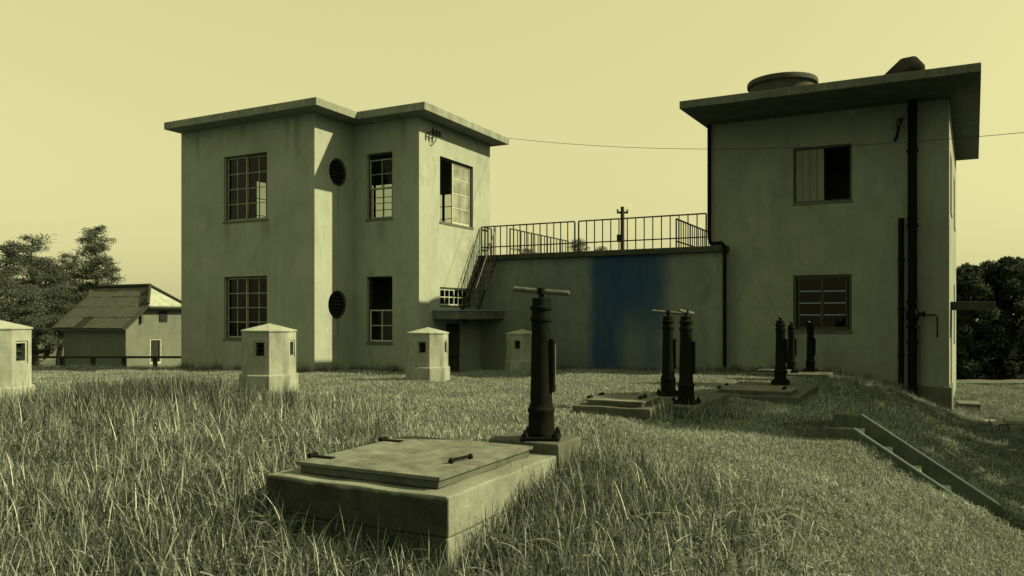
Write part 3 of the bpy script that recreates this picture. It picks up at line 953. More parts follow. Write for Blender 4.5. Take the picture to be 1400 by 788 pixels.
# ------------------------------------------------------------------ valve posts
def valve_post():
    t = empty('valve_post')
    MB().lathe([(0.108, 0.035), (0.110, 0.06), (0.104, 0.09), (0.101, 0.21), (0.108, 0.225), (0.108, 0.245), (0.096, 0.26), (0.088, 0.30), (0.076, 0.88),
                (0.078, 0.93), (0.088, 0.94), (0.090, 0.96), (0.076, 0.985), (0.074, 1.02), (0.088, 1.03), (0.090, 1.05), (0.074, 1.065), (0.070, 1.12), (0.035, 1.125)], 24).build('column', M['iron'], t, smooth=True)
    fl_ = MB().box(-0.15, 0.15, -0.15, 0.15, 0.0, 0.034).build('base_flange', M['iron'], t, bevel=0.006)
    for sx_ in (-1, 1):
        for sy_ in (-1, 1):
            MB().lathe([(0.026, 0.034), (0.026, 0.06), (0.012, 0.062), (0.012, 0.085)], 6, (sx_ * 0.118, sy_ * 0.118, 0)).build('bolt', M['iron'], fl_)
    ip = MB().box(0.070, 0.115, -0.030, 0.030, 0.38, 0.80).build('indicator_plate', M['iron'], t, bevel=0.012)
    MB().box(0.1155, 0.119, -0.010, 0.010, 0.44, 0.76).build('slot', M['iron_worn'], ip)
    MB().lathe([(0.022, 1.12), (0.022, 1.15), (0.034, 1.152), (0.036, 1.18), (0.030, 1.20), (0.012, 1.206)], 14).build('spindle', M['iron'], t, smooth=True)
    MB().tube([(-0.225, 0, 1.195), (-0.22, 0, 1.195), (-0.03, 0, 1.176), (0.03, 0, 1.172), (0.22, 0, 1.157), (0.225, 0, 1.157)], [0.016, 0.021, 0.021, 0.021, 0.021, 0.016], 12).build('handle_bar', M['iron_worn'], t, smooth=True)
    return t


posts = [  # px, depth, base z, rotation of the handle, label
    (740, 6.17, 0.275, -0.12, 'large iron valve post right behind the near hatch'),
    (938, 9.98, 0.175, 0.95, 'iron valve post with short handle, nearer of the middle pair'),
    (913.5, 11.0, 0.135, -0.05, 'iron valve post with long handle, farther of the middle pair'),
    (1067, 13.7, 0.06, 1.15, 'iron valve post standing at the back of the low double hatch slab'),
    (1082, 18.5, -0.07, 1.25, 'thin looking far valve post just left of the lower blue barred window'),
    (1108, 18.7, -0.07, 1.0, 'far valve post in front of the lower blue barred window'),
]
P0 = valve_post()
for i, (px, d, z, rz, lab) in enumerate(posts):
    o = P0 if i == 0 else copy_tree(P0)
    o.location = pix(px, d, z)
    o.rotation_euler = (0, 0, rz)
    tag(o, lab, 'valve post', 'iron valve posts on the mound')
    for ch in o.children:                            # the indicator plate faces right and a little to the viewer
        if ch.name.startswith('indicator_plate'):
            ch.rotation_euler = (0, 0, -rz - 0.35)


# ------------------------------------------------------------------ hatches and plinth slabs
def rough_block(x0, x1, y0, y1, z0, z1, seed, j=0.012, nseg=10):
    """block whose edges are slightly uneven"""
    r = random.Random(seed)
    ws = [[r.uniform(3, 11), r.uniform(0, 6), r.uniform(3, 11), r.uniform(0, 6), r.uniform(0, 6)] for _ in range(3)]
    bm = bmesh.new()
    bmesh.ops.create_cube(bm, size=1.0)
    bmesh.ops.subdivide_edges(bm, edges=bm.edges[:], cuts=nseg, use_grid_fill=True)
    for v in bm.verts:
        v.co = Vector((x0 + (v.co.x + .5) * (x1 - x0), y0 + (v.co.y + .5) * (y1 - y0), z0 + (v.co.z + .5) * (z1 - z0)))
        v.co += Vector(tuple(j * (math.sin(v.co.x * w_[0] + w_[1]) + math.sin(v.co.y * w_[2] + w_[3]) + math.sin(v.co.z * 9 + w_[4])) for w_ in ws))
    mb = MB()
    mb.v = [tuple(v.co) for v in bm.verts]
    bm.verts.index_update()
    mb.f = [tuple(v.index for v in f.verts) for f in bm.faces]
    bm.free()
    return mb


def ribbed_lid(x0, x1, y0, y1, z0, z1, n):
    """steel lid whose top is pressed into ribs along y"""
    mb = MB()
    prof = []
    p = (x1 - x0) / n
    for k in range(n):
        a = x0 + k * p
        prof += [(a, z1 - 0.0028), (a + p * 0.3, z1 - 0.0028), (a + p * 0.42, z1), (a + p * 0.88, z1)]
    prof.append((x1, z1 - 0.0028))
    vs = []
    for y in (y0, y1):
        vs += [(x, y, z) for x, z in prof] + [(x, y, z0) for x, z in prof]
    N = len(prof)
    fs = []
    for i in range(N - 1):
        fs.append((i, i + 1, 2 * N + i + 1, 2 * N + i))
        fs.append((N + i, 3 * N + i, 3 * N + i + 1, N + i + 1))
        fs.append((i, N + i, N + i + 1, i + 1))
        fs.append((2 * N + i, 2 * N + i + 1, 3 * N + i + 1, 3 * N + i))
    fs.append((0, 2 * N, 3 * N, N)); fs.append((N - 1, 2 * N - 1, 4 * N - 1, 3 * N - 1))
    return mb.add(vs, fs)


# near hatch: origin at its front corner (grid axes: -x along the front, +y to the back)
hc = Vector(((612 - CX) / F * 4.523, 4.523, 0.0))
H = empty('concrete_hatch', hc, -TH)
tag(H, 'large cracked concrete hatch with ribbed steel lid in the foreground grass', 'hatch')
HL, HD, HZ = 1.434, 1.6, 0.2
rough_block(-HL, 0, 0, HD, -0.045, HZ, 3, 0.004).build('curb', M['dark_front_curb'], H, bevel=0.012)
ft = rough_block(-HL + 0.006, -0.006, 0.006, HD - 0.006, -0.62, -0.050, 9, 0.0035, 9).build('footing', M['dark_front_curb'], H, bevel=0.01)
MB().box(-HL + 0.05, -0.05, 0.05, HD - 0.05, -0.0545, -0.0415).build('crack', M['black'], ft)
lx0, lx1, ly0, ly1 = -HL + 0.17, -0.16, 0.15, HD - 0.2
MB().box(lx0, lx1, ly0, ly1, HZ + 0.001, HZ + 0.055).build('lid_frame', M['conc_moss'], H, bevel=0.006)
ld = ribbed_lid(lx0 - 0.02, lx1 + 0.02, ly0 - 0.02, ly1 + 0.02, HZ + 0.0552, HZ + 0.078, 46).build('lid', M['plate'], H)
zl = HZ + 0.079
for (yy) in (0.32, 1.12):
    MB().box(lx0 - 0.03, lx0 + 0.14, yy - 0.026, yy + 0.026, zl, zl + 0.008).build('hinge_strap', M['iron'], ld, bevel=0.003)
    MB().tube([(lx0 - 0.04, yy - 0.04, zl + 0.008), (lx0 - 0.04, yy + 0.04, zl + 0.008)], 0.017, 12).build('hinge', M['iron'], ld, smooth=True)
hx, hy = lx1 - 0.16, 0.55
for q in (0, 1):
    MB().lathe([(0.018, 0.0), (0.019, 0.018), (0.012, 0.034), (0.004, 0.037)], 12, (hx + q * 0.03, hy + q * 0.2, zl - 0.003)).build('handle_bolt', M['iron'], ld, smooth=True)
MB().tube([(hx, hy, zl + 0.02), (hx + 0.03, hy + 0.2, zl + 0.02)], 0.009, 8).build('handle', M['iron'], ld, smooth=True)


def small_slab(loc_front, L, D, z0, z1, name, label, lids, seed, mat='conc'):
    t = empty(name, (loc_front.x, loc_front.y, 0), -TH)
    tag(t, label, 'hatch' if lids else 'plinth')
    rough_block(-L, 0, 0, D, z0, z1, seed, 0.004, 6).build('curb', M[mat], t, bevel=0.012)
    for (x0, x1, y0, y1) in lids:
        MB().box(x0, x1, y0, y1, z1 + 0.003, z1 + 0.045).build('lid_frame', M['conc_dark'], t, bevel=0.005)
        l_ = ribbed_lid(x0 - 0.02, x1 + 0.02, y0 - 0.02, y1 + 0.02, z1 + 0.0455, z1 + 0.066, 20).build('lid', M['plate'], t)
        for yy in (y0 + 0.15, y1 - 0.15):
            MB().tube([(x0 - 0.03, yy - 0.05, z1 + 0.075), (x0 - 0.03, yy + 0.05, z1 + 0.075)], 0.022, 10).build('hinge', M['iron'], l_, smooth=True)
        for q in (0, 1):
            MB().lathe([(0.024, 0.0), (0.026, 0.02), (0.006, 0.045)], 10, (x1 - 0.12, y0 + 0.3 + q * 0.2, z1 + 0.063)).build('handle_bolt', M['iron'], l_, smooth=True)
        MB().tube([(x1 - 0.12, y0 + 0.3, z1 + 0.085), (x1 - 0.12, y0 + 0.5, z1 + 0.085)], 0.012, 8).build('handle', M['iron'], l_, smooth=True)
    return t


def loc_of(px, d):
    return pix(px, d)


# slab under the near post
npz = posts[0][2]
q = pix(740, 6.17); off = Vector((0.24 * CU - 0.19 * SU, -0.24 * SU - 0.19 * CU, 0))
small_slab(q + off, 0.62, 0.46, -0.3, npz - 0.002, 'post_plinth', 'small concrete plinth under the large near valve post', [], 21, 'conc_moss')
# middle hatch and the plinth of the pair
small_slab(Vector((1.60, 9.02, 0)), 0.98, 1.0, -0.25, 0.175, 'concrete_hatch', 'low concrete hatch left of the middle pair of valve posts', [(-0.83, -0.14, 0.13, 0.84)], 22, 'conc_moss')
small_slab(Vector((2.24, 9.55, 0)), 0.5, 1.95, -0.25, 0.133, 'post_plinth', 'low concrete plinth under the middle pair of valve posts', [], 23, 'conc_moss')
for i in (1, 2):
    o = [x for x in bpy.data.objects if x.name.startswith('valve_post')][i]
    o.location.z = 0.1345
# right hatch slab with the fourth post
small_slab(Vector((4.24, 11.5, 0)), 1.36, 2.55, -0.3, 0.056, 'concrete_hatch', 'broad low concrete hatch slab with two lids near the bank', [(-1.2, -0.16, 0.12, 1.0)], 24, 'conc_moss')
# far slab with the last two posts
small_slab(pix(1134, 17.6), 1.75, 1.75, -0.4, -0.072, 'concrete_hatch', 'far low concrete slab below the two valve posts by the window', [(-1.6, -0.9, 0.1, 0.8)], 25, 'conc_moss')


# ------------------------------------------------------------------ octagonal vents
def vent():
    t = empty('concrete_vent')
    n, r, rb = 8, 0.435, 0.475
    a0 = math.pi / 8
    ring = lambda rad, z: [(rad * math.cos(a0 + k * math.pi / 4), rad * math.sin(a0 + k * math.pi / 4), z) for k in range(n)]
    MB().add(ring(rb, -0.5) + ring(rb, 0.15) + ring(rb - 0.012, 0.165), [tuple(reversed(range(8)))] + [(k, (k + 1) % 8, 8 + (k + 1) % 8, 8 + k) for k in range(8)]
             + [(8 + k, 8 + (k + 1) % 8, 16 + (k + 1) % 8, 16 + k) for k in range(8)] + [tuple(range(16, 24))]).build('base', M['conc'], t, bevel=0.008)
    mb = MB()
    z0, z1 = 0.1655, 0.86
    for k in range(n):
        p = Vector(ring(r, 0)[k]); q = Vector(ring(r, 0)[(k + 1) % n])
        P = lambda f, z: (p.lerp(q, f).x, p.lerp(q, f).y, z)
        if k % 2 == 1:
            mb.add([P(0, z0), P(1, z0), P(1, z1), P(0, z1)], [(0, 1, 2, 3)])
        else:
            f0, f1, w0, w1 = 0.18, 0.82, 0.44, 0.72
            inn = -((p + q) / 2).normalized()
            I = lambda f, z, dd: tuple(Vector(P(f, z)) + inn * dd)
            mb.add([P(0, z0), P(1, z0), P(1, z1), P(0, z1), P(f0, w0), P(f1, w0), P(f1, w1), P(f0, w1)],
                   [(0, 1, 5, 4), (1, 2, 6, 5), (2, 3, 7, 6), (3, 0, 4, 7)])
            g0, g1, v0, v1 = f0 + 0.09, f1 - 0.09, w0 + 0.03, w1 - 0.03
            A4 = [P(f0, w0), P(f1, w0), P(f1, w1), P(f0, w1)]
            B4 = [I(f0, w0, .015), I(f1, w0, .015), I(f1, w1, .015), I(f0, w1, .015)]
            C4 = [I(g0, v0, .015), I(g1, v0, .015), I(g1, v1, .015), I(g0, v1, .015)]
            D4 = [I(g0, v0, .14), I(g1, v0, .14), I(g1, v1, .14), I(g0, v1, .14)]
            for U, V in ((A4, B4), (B4, C4), (C4, D4)):
                mb.add(U + V, [(i, (i + 1) % 4, 4 + (i + 1) % 4, 4 + i) for i in range(4)])
    body = mb.build('body', M['conc'], t)
    for k in range(0, n, 2):
        p = Vector(ring(r, 0)[k]); q = Vector(ring(r, 0)[(k + 1) % n])
        inn = -((p + q) / 2).normalized()
        I = lambda f, z, dd: tuple(p.lerp(q, f) + inn * dd + Vector((0, 0, z)))
        op = MB().add([I(.26, .46, .139), I(.74, .46, .139), I(.74, .70, .139), I(.26, .70, .139)], [(0, 1, 2, 3)]).build('grille', M['black'], t)
        for j in range(3):
            zz = 0.50 + j * 0.08
            MB().hexa([I(.27, zz, .06), I(.73, zz, .06), I(.73, zz + .03, .12), I(.27, zz + .03, .12),
                       I(.27, zz + .01, .06), I(.73, zz + .01, .06), I(.73, zz + .04, .12), I(.27, zz + .04, .12)]).build('slat', M['louvre'], op)
    MB().add(ring(0.452, 0.861) + ring(0.455, 0.885) + [(0, 0, 1.0)], [tuple(reversed(range(8)))] + [(k, (k + 1) % 8, 8 + (k + 1) % 8, 8 + k) for k in range(8)]
             + [(8 + k, 8 + (k + 1) % 8, 16) for k in range(8)]).build('cap', M['conc_light'], t, bevel=0.006)
    return t


V0 = vent()
vents = [(368, 13.0, 22.5, 'octagonal concrete vent in front of the lower left sash window'),
         (585, 16.6, 18.0, 'octagonal concrete vent in front of the plastered bay'),
         (714, 21.3, 20.0, 'octagonal concrete vent partly hidden behind the large valve post'),
         (-11, 9.7, -50.0, 'octagonal concrete vent cut off at the left edge')]
for i, (px, d, turn, lab) in enumerate(vents):
    o = V0 if i == 0 else copy_tree(V0)
    p = pix(px, d)
    o.location = (p.x, p.y, zat({368: 524, 585: 511.5, 714: 500, -11: 545}[px], d))
    toc = math.atan2(-p.y, -p.x)                     # direction to the viewer
    # a grille face (local angle 45 deg steps of 90) turned to the viewer's left
    o.rotation_euler = (0, 0, toc - R(turn) - R(45))
    tag(o, lab, 'vent', 'octagonal vents on the mound')

# ------------------------------------------------------------------ small house at the left
HO = Vector((-17.37, 35.0, 0))
HS = empty('small_house', HO, -TH)
tag(HS, 'small rendered house with a patched half hipped roof beyond the fence', 'house')
hl, hg = 4.5, 3.9                                    # length (-x) and gable width (+y)
zw = 0.72
hz0 = -2.6
wall(HS, (-hl, 0), (0, 0), hz0, zw, 0.18, [], M['house_wall'])
wall(HS, (0, 0), (0, hg), hz0, zw, 0.18, [(1.25, 1.9, -0.95, 0.22)], M['house_wall'], start=0.18)
wall(HS, (0, hg), (-hl, hg), hz0, zw, 0.18, [], M['house_wall'], start=0.18)
wall(HS, (-hl, hg), (-hl, 0), hz0, zw, 0.18, [], M['house_wall'], start=0.18, end=0.18)
window(HS, (0, 0), (0, hg), 1.25, 1.9, -0.95, 0.22, [(0, 1, 0, 1, 1, 1, 0)], mat=M['paint'], dep=0.05, fmat=M['paint_bright'], sill=False)
MB().mbox(wmap((0, 0), (0, hg))[0], 1.26, 1.89, 0.12, 0.14, -0.94, 0.21).build('shutter', M['frame_dark'], HS)
ov, rz, ez = 0.3, 2.62, 0.66
sl = (rz - ez) / (hg / 2 + ov)
kz = 1.72                                            # height where the gable is cut by the hip
ky = (kz - ez) / sl - ov
hipx = 0.92
MB().add([(-0.002, 0, zw), (-0.002, hg, zw), (-0.002, hg - ky - 0.1, kz - 0.09), (-0.002, ky + 0.1, kz - 0.09),
          (-0.18, 0, zw), (-0.18, hg, zw), (-0.18, hg - ky - 0.1, kz - 0.09), (-0.18, ky + 0.1, kz - 0.09)],
         [(0, 1, 2, 3), (7, 6, 5, 4), (0, 4, 5, 1), (1, 5, 6, 2), (2, 6, 7, 3), (3, 7, 4, 0)]).build('gable', M['house_wall'], HS)
for (yy, w_, h_) in ((hg / 2, 0.22, 0.36),):
    gv = MB().box(0.0, 0.03, yy - w_, yy + w_, 1.0, 1.0 + h_ + 0.15).build('gable_vent', M['black'], HS)
    for k in range(3):
        MB().box(0.031, 0.045, yy - w_ + 0.06 + k * 0.14, yy - w_ + 0.10 + k * 0.14, 1.0, 1.5).build('slat', M['louvre'], gv)
for yy in (0.75, hg - 0.75):
    MB().box(0.0, 0.12, yy - 0.05, yy + 0.05, 0.95, 1.35).build('bracket', M['frame_dark'], HS)
# roof sheets laid row by row on the front slope
rx0, rx1 = -hl - ov, ov
front = lambda x, f, h=0.0: (x, -ov + (hg / 2 + ov) * f, ez + (rz - ez) * f + h)
rows, cols = 4, 7


def xmax(f):                                         # right limit of the slope: verge, then the hip line
    fk = (kz - ez) / (rz - ez)
    return rx1 if f <= fk else rx1 + (-hipx - rx1) * (f - fk) / (1 - fk)


rf = MB()
for side in (0, 1):
    fn = (lambda x, f, h=0.0: front(x, f, h)) if side == 0 else (lambda x, f, h=0.0: (x, hg - front(x, f)[1], front(x, f)[2] + h))
    fk = (kz - ez) / (rz - ez)
    poly = [fn(rx0, 0), fn(rx1, 0), fn(rx1, fk), fn(-hipx, 1), fn(rx0, 1)]
    top = [fn(rx0, 0, .05), fn(rx1, 0, .05), fn(rx1, fk, .05), fn(-hipx, 1, .05), fn(rx0, 1, .05)]
    rf.add(poly + top, [(4, 3, 2, 1, 0), (5, 6, 7, 8, 9)] + [(i, (i + 1) % 5, 5 + (i + 1) % 5, 5 + i) for i in range(5)])
roof = rf.build('roof', M['wood_dark'], HS)
fk = (kz - ez) / (rz - ez)
a_, b_, c_ = front(rx1, fk, 0.055), (rx1, hg - front(rx1, fk)[1], front(rx1, fk)[2] + 0.055), (-hipx, hg / 2, rz + 0.055)
MB().add([a_, b_, c_, tuple(Vector(a_) + Vector((0.0, 0, -.1))), tuple(Vector(b_) + Vector((0, 0, -.1))), tuple(Vector(c_) + Vector((-.1, 0, -.1)))],
         [(0, 1, 2), (5, 4, 3), (0, 3, 4, 1), (1, 4, 5, 2), (2, 5, 3, 0)]).build('hip_face', M['conc_light'], roof)
rnd = random.Random(5)
for side in (0, 1):
    for j in range(rows):
        for i in range(cols):
            f0, f1 = j / rows, min(1, (j + 1.06) / rows)
            w = (rx1 - rx0) / cols
            sh = 0.5 * w * (j % 2)
            x0, x1 = rx0 + i * w - sh, rx0 + (i + 1) * w - sh
            if i == cols - 1: x1 = rx1
            x0, x1 = max(x0, rx0), min(x1 - 0.045, xmax(f1))
            if x1 - x0 < 0.08 or (side == 0 and j == 0 and i == 2): continue
            h0, h1 = 0.070 + rnd.uniform(0, .016), 0.058 + rnd.uniform(0, 0.008)
            fn = front if side == 0 else (lambda x, f, h=0.0: (x, hg - front(x, f)[1], front(x, f)[2] + h))
            q = [fn(x0, f0, h0), fn(min(x1, xmax(f0)), f0, h0 + rnd.uniform(-.012, .012)), fn(x1, f1, h1), fn(x0, f1, h1)]
            q2 = [(x, y, z - 0.02) for x, y, z in q]
            MB().hexa(q2 + q).build('roof_sheet', M['slate'], roof)
MB().tube([(rx0 - 0.05, hg / 2, rz + 0.12), (-hipx + 0.05, hg / 2, rz + 0.12)], 0.085, 8).build('ridge', M['wood_dark'], roof)
for q0, q1 in ((front(-hipx, 1, 0.13), front(rx1, fk, 0.12)), ((-hipx, hg / 2, rz + 0.13), (rx1, hg - front(rx1, fk)[1], kz + 0.12)),
               (front(rx1 + 0.02, fk, 0.03), front(rx1 + .02, -0.02, 0.03)), ((rx1 + .02, hg - front(rx1, fk)[1], kz + .03), (rx1 + .02, hg + ov, ez + .03)),
               (front(rx1 + 0.03, fk, -0.06), (rx1 + .03, hg - front(rx1, fk)[1], kz - 0.06)),
               (front(rx0 - .02, 1, 0.06), front(rx0 - .02, -0.02, 0.06))):
    MB().tube([q0, q1], 0.07, 6).build('bargeboard', M['wood_dark'], roof)
MB().box(rx0 + 0.0, rx0 + 0.1, hg / 2 - 0.05, hg / 2 + 0.05, rz + 0.1, rz + 0.55).build('ridge_end', M['wood_dark'], roof)
MB().box(rx0, rx1, -ov - 0.03, -ov + 0.03, ez - 0.06, ez + 0.0).build('gutter', M['frame_dark'], roof)

# fence in front of it
FN = empty('rail_fence', (-16.9, 26.6, 0))
tag(FN, 'low dark single rail fence in front of the small house', 'fence')
zf = zat(488.5, 26.6)
MB().box(-8, 6.0, -0.035, 0.035, zf - 0.04, zf + 0.035).build('rail', M['wood_dark'], FN)
for k in range(12):
    xx = -7.0 + k * 1.06
    MB().box(xx - 0.06, xx + 0.06, 0.037, 0.15, gz(-16.9 + xx, 26.6) - 0.2, zf + 0.03).build('fence_post', M['wood_dark'], FN)
ps = pix(66, 26.2)
stn = MB().lathe([(0.02, -0.12), (0.22, -0.1), (0.27, 0.03), (0.22, 0.2), (0.12, 0.29), (0.02, 0.32)], 14, squash=0.8).build('pale_boulder', M['stone'], None, smooth=True)
stn.location = (ps.x, ps.y, zat(501, 26.2)); stn.scale = (0.75, 0.75, 0.85); tag(stn, 'small pale boulder below the rail fence at the left', 'boulder')

# ------------------------------------------------------------------ lower yard at the right
yz = gz(14.2, 24.0)
pa = MB().add([(12.6, 27.3, yz + .03), (40, 28.0, yz + .03), (40, 29.0, yz + .03), (12.6, 28.5, yz + .03)], [(0, 1, 2, 3)]).build('path', M['conc_moss'])
tag(pa, 'pale gravel path crossing the lower yard', None, kind='structure')
c1 = empty('manhole_cover', (10.05, 16.25, 0), -TH)
tag(c1, 'flat concrete inspection cover on the lower yard at the right edge', 'hatch')
zc1 = gz(10.6, 16.25)
rough_block(0, 3.0, 0, 1.1, zc1 - 0.2, zc1 + 0.12, 41, 0.004, 5).build('curb', M['conc'], c1, bevel=0.01)
MB().box(0.25, 2.8, 0.2, 0.95, zc1 + 0.124, zc1 + 0.20).build('lid', M['conc_light'], c1, bevel=0.01)
MB().tube([(0.1, -0.1, zc1 + 0.02), (0.1, -0.1, zc1 + 0.14), (0.26, -0.1, zc1 + 0.14), (0.26, -0.1, zc1 + 0.02)], 0.015, 6).build('handle', M['iron'], c1)
c2 = empty('step_block', g2w(BX1 + 0.25, BY + 1.8, 0), -TH)
tag(c2, 'low concrete step block beside the side door of the right building', 'step')
zc2 = gz(c2.location.x, c2.location.y)
rough_block(0, 0.5, 0, 0.9, zc2 - 0.2, zc2 + 0.13, 42, 0.004, 4).build('block', M['conc_dark'], c2, bevel=0.01)
c3 = empty('paving_slab', (9.75, 17.35, 0), -TH)
tag(c3, 'worn pale paving slab at the foot of the right building', 'paving slab')
zc3 = gz(10.1, 17.3)
rough_block(0, 1.1, 0, 0.4, zc3 - 0.2, zc3 + 0.05, 43, 0.004, 4).build('block', M['conc_light'], c3, bevel=0.01)


# ------------------------------------------------------------------ trees
def leaf_quads(centers, size, rs, flat=0.0, elong=1.0):
    """one small bent face per centre, random orientation"""
    n = len(centers)
    a = rs.normal(size=(n, 3)); a[:, 2] *= (1 - flat)
    a /= np.linalg.norm(a, axis=1, keepdims=True)
    b = rs.normal(size=(n, 3)); b -= (b * a).sum(1, keepdims=True) * a
    b /= np.linalg.norm(b, axis=1, keepdims=True)
    s = (size * rs.uniform(0.6, 1.3, n))[:, None]
    c = np.asarray(centers)
    v = np.stack([c - a * s * elong, c + b * s * 0.5, c + a * s * elong, c - b * s * 0.5], 1).reshape(-1, 3)
    f = np.arange(4 * n).reshape(n, 4)
    return v, f


def np_mesh(name, v, f, mat):
    me = bpy.data.meshes.new(name)
    me.vertices.add(len(v)); me.vertices.foreach_set('co', np.ascontiguousarray(v, dtype=np.float32).ravel())
    k = f.shape[1]
    me.loops.add(f.size); me.loops.foreach_set('vertex_index', f.astype(np.int32).ravel())
    me.polygons.add(len(f)); me.polygons.foreach_set('loop_start', np.arange(0, f.size, k, dtype=np.int32))
    me.update(calc_edges=True); me.validate()
    me.materials.append(mat)
    return me


M['pine'] = leaf_mat('pine_needles', (0.050, 0.056, 0.048), (0.105, 0.112, 0.098), 0.35)  # needle colours lightened to stand in for haze over distance
M['leaf'] = leaf_mat('broad_leaves', (0.020, 0.024, 0.019), (0.066, 0.073, 0.060), 0.35)


def pine(name, loc, hgt, spread, seed, label, lean=0.0, group='pine trees beyond the buildings'):
    rs = np.random.default_rng(seed)
    root = empty(name, loc)
    tag(root, label, 'tree', group)
    tb = MB()
    tp_ = [(lean * (k / 8) ** 2 * hgt + 0.12 * math.sin(k * 1.3 + seed), 0.1 * math.sin(k * 0.9), hgt * 0.97 * k / 8 - 0.3 * (k == 0)) for k in range(9)]
    tb.tube(tp_, [0.17 * (1 - k / 8.6) + 0.015 for k in range(9)], 8)
    cs = []
    nl = int(hgt * 5.6)
    for i in range(nl):
        f = 0.25 + 0.74 * (i + rs.uniform(0, .8)) / nl
        k = min(7, int(f * 8)); ff_ = f * 8 - k
        p = Vector(tp_[k]).lerp(Vector(tp_[k + 1]), ff_)
        an = i * 2.4 + rs.uniform(-.5, .5)
        ln = spread * (1.08 - f) ** 0.65 * rs.uniform(0.55, 1.15) + 0.15
        d = Vector((math.cos(an), math.sin(an), 0))
        e = p + d * ln + Vector((0, 0, 0.30 * ln * rs.uniform(-0.7, 1.2)))
        mid_ = p.lerp(e, 0.5) + Vector((0, 0, -0.05 * ln))
        tb.tube([p, mid_, e], [0.035, 0.025, 0.008], 5, cap=False)
        npad = max(2, int(ln * 5.0))
        for q in range(npad):
            g = 0.3 + 0.7 * (q + rs.uniform(0, 1)) / npad
            c_ = p.lerp(e, g) + Vector((rs.normal() * 0.16, rs.normal() * 0.16, 0.08 + rs.normal() * .05))
            m_ = 120
            r_ = rs.uniform(0.13, 0.30)
            pts_ = np.clip(rs.normal(size=(m_, 3)), -1.7, 1.7) * np.array([r_, r_, r_ * 0.5]) + np.array(c_)
            cs.append(pts_)
    cs = np.concatenate(cs)
    v, f = leaf_quads(cs, 0.052, rs, 0.2, 1.0)
    crown = bpy.data.objects.new('crown', np_mesh('crown', v, f, M['pine'])); COL.objects.link(crown); crown.parent = root
    tb.build('trunk', M['bark'], root, smooth=True)
    return root


def at_px(px, d):
    p = pix(px, d); return (p.x, p.y, gz(p.x, p.y))


def tree_h(py, p):
    return zat(py, p[1]) - p[2]


for (px, d, top, spr, seed, lab, ln) in (
        (130, 46, 304, 1.75, 1, 'tall open pine rising behind the small house roof', 0.01),
        (48, 44, 320, 2.2, 2, 'dense pine with rounded top left of the small house', -0.02),
        (8, 42, 328, 2.2, 3, 'dense pine cut off at the left edge', 0.02),
        (82, 50, 372, 2.0, 4, 'shorter pine filling the gap between the two left pines', 0.0),
        (30, 39, 395, 2.0, 8, 'low young pine in front of the tall left pines', 0.0),
        (100, 54, 345, 2.3, 9, 'broad pine seen between the tall pine and the dense left pine', 0.0),
        (65, 47, 352, 2.1, 10, 'dark pine in the middle of the left clump', 0.0),
        (786, 62, 322, 1.3, 5, 'pine top peeping over the terrace railing', 0.03),
        (822, 66, 334, 1.4, 6, 'smaller pine top right beside the distant pole', 0.0),
        (722, 60, 337, 1.6, 7, 'low pine top behind the left end of the terrace railing', 0.0)):
    p = at_px(px, d)
    pine('pine_tree', p, tree_h(top, p), spr, seed, lab, ln)


def broad(name, loc, hgt, spread, seed, label, nleaf=16000, base=0.08, size=0.09, group='dense dark trees beyond the yard'):
    rs = np.random.default_rng(seed)
    root = empty(name, loc)
    tag(root, label, 'tree', group)
    tb = MB()
    tb.tube([(0, 0, -0.3), (0.05, 0.03, hgt * 0.3), (0, 0.08, hgt * 0.6), (0.05, 0, hgt * 0.85)], [0.16, 0.12, 0.08, 0.03], 8)
    cl = []
    nb = 46
    for i in range(nb):
        f = base + (0.97 - base) * (i + 0.5) / nb
        an = i * 2.4 + rs.uniform(-.4, .4)
        prof = math.sin(math.pi * min(1, 0.16 + 0.84 * f) ** 0.9) ** 0.6
        ln = spread * prof * rs.uniform(0.35, 1.05)
        e = Vector((math.cos(an) * ln, math.sin(an) * ln, hgt * f))
        s0 = Vector((0.03, 0.05, max(0.15, hgt * f * 0.75)))
        tb.tube([s0, s0.lerp(e, 0.5) + Vector((0, 0, 0.05)), e], [0.05, 0.03, 0.008], 5, cap=False)
        k = int(nleaf / nb)
        r_ = rs.uniform(0.26, 0.5) * (spread / 1.5) ** 0.5
        d_ = rs.normal(size=(k, 3)); d_ /= np.linalg.norm(d_, axis=1, keepdims=True)
        cl.append(d_ * (rs.uniform(0.15, 1, k) ** 0.5 * r_)[:, None] * np.array([1, 1, 0.8]) + np.array(e))
    cs = np.concatenate(cl)
    v, f = leaf_quads(cs, size, rs, 0.0, 0.8)
    crown = bpy.data.objects.new('crown', np_mesh('crown', v, f, M['leaf'])); COL.objects.link(crown); crown.parent = root
    tb.build('trunk', M['bark'], root, smooth=True)
    return root


k = 0
for (px, d, top, spr, lab) in ((1322, 33, 362, 1.5, 'dark bushy tree closest to the right building'),
                               (1350, 34, 359, 1.4, 'dark bushy tree second from the right building'),
                               (1378, 33, 352, 1.5, 'dark bushy tree third from the right building, tallest'),
                               (1408, 33.5, 356, 1.5, 'dark bushy tree cut off at the right edge'),
                               (1300, 37, 372, 1.5, 'dark bushy tree mostly hidden behind the right building')):
    p = at_px(px, d)
    broad('bushy_tree', p, tree_h(top, p), spr, 50 + k, lab, 15000, 0.03, 0.10)
    k += 1
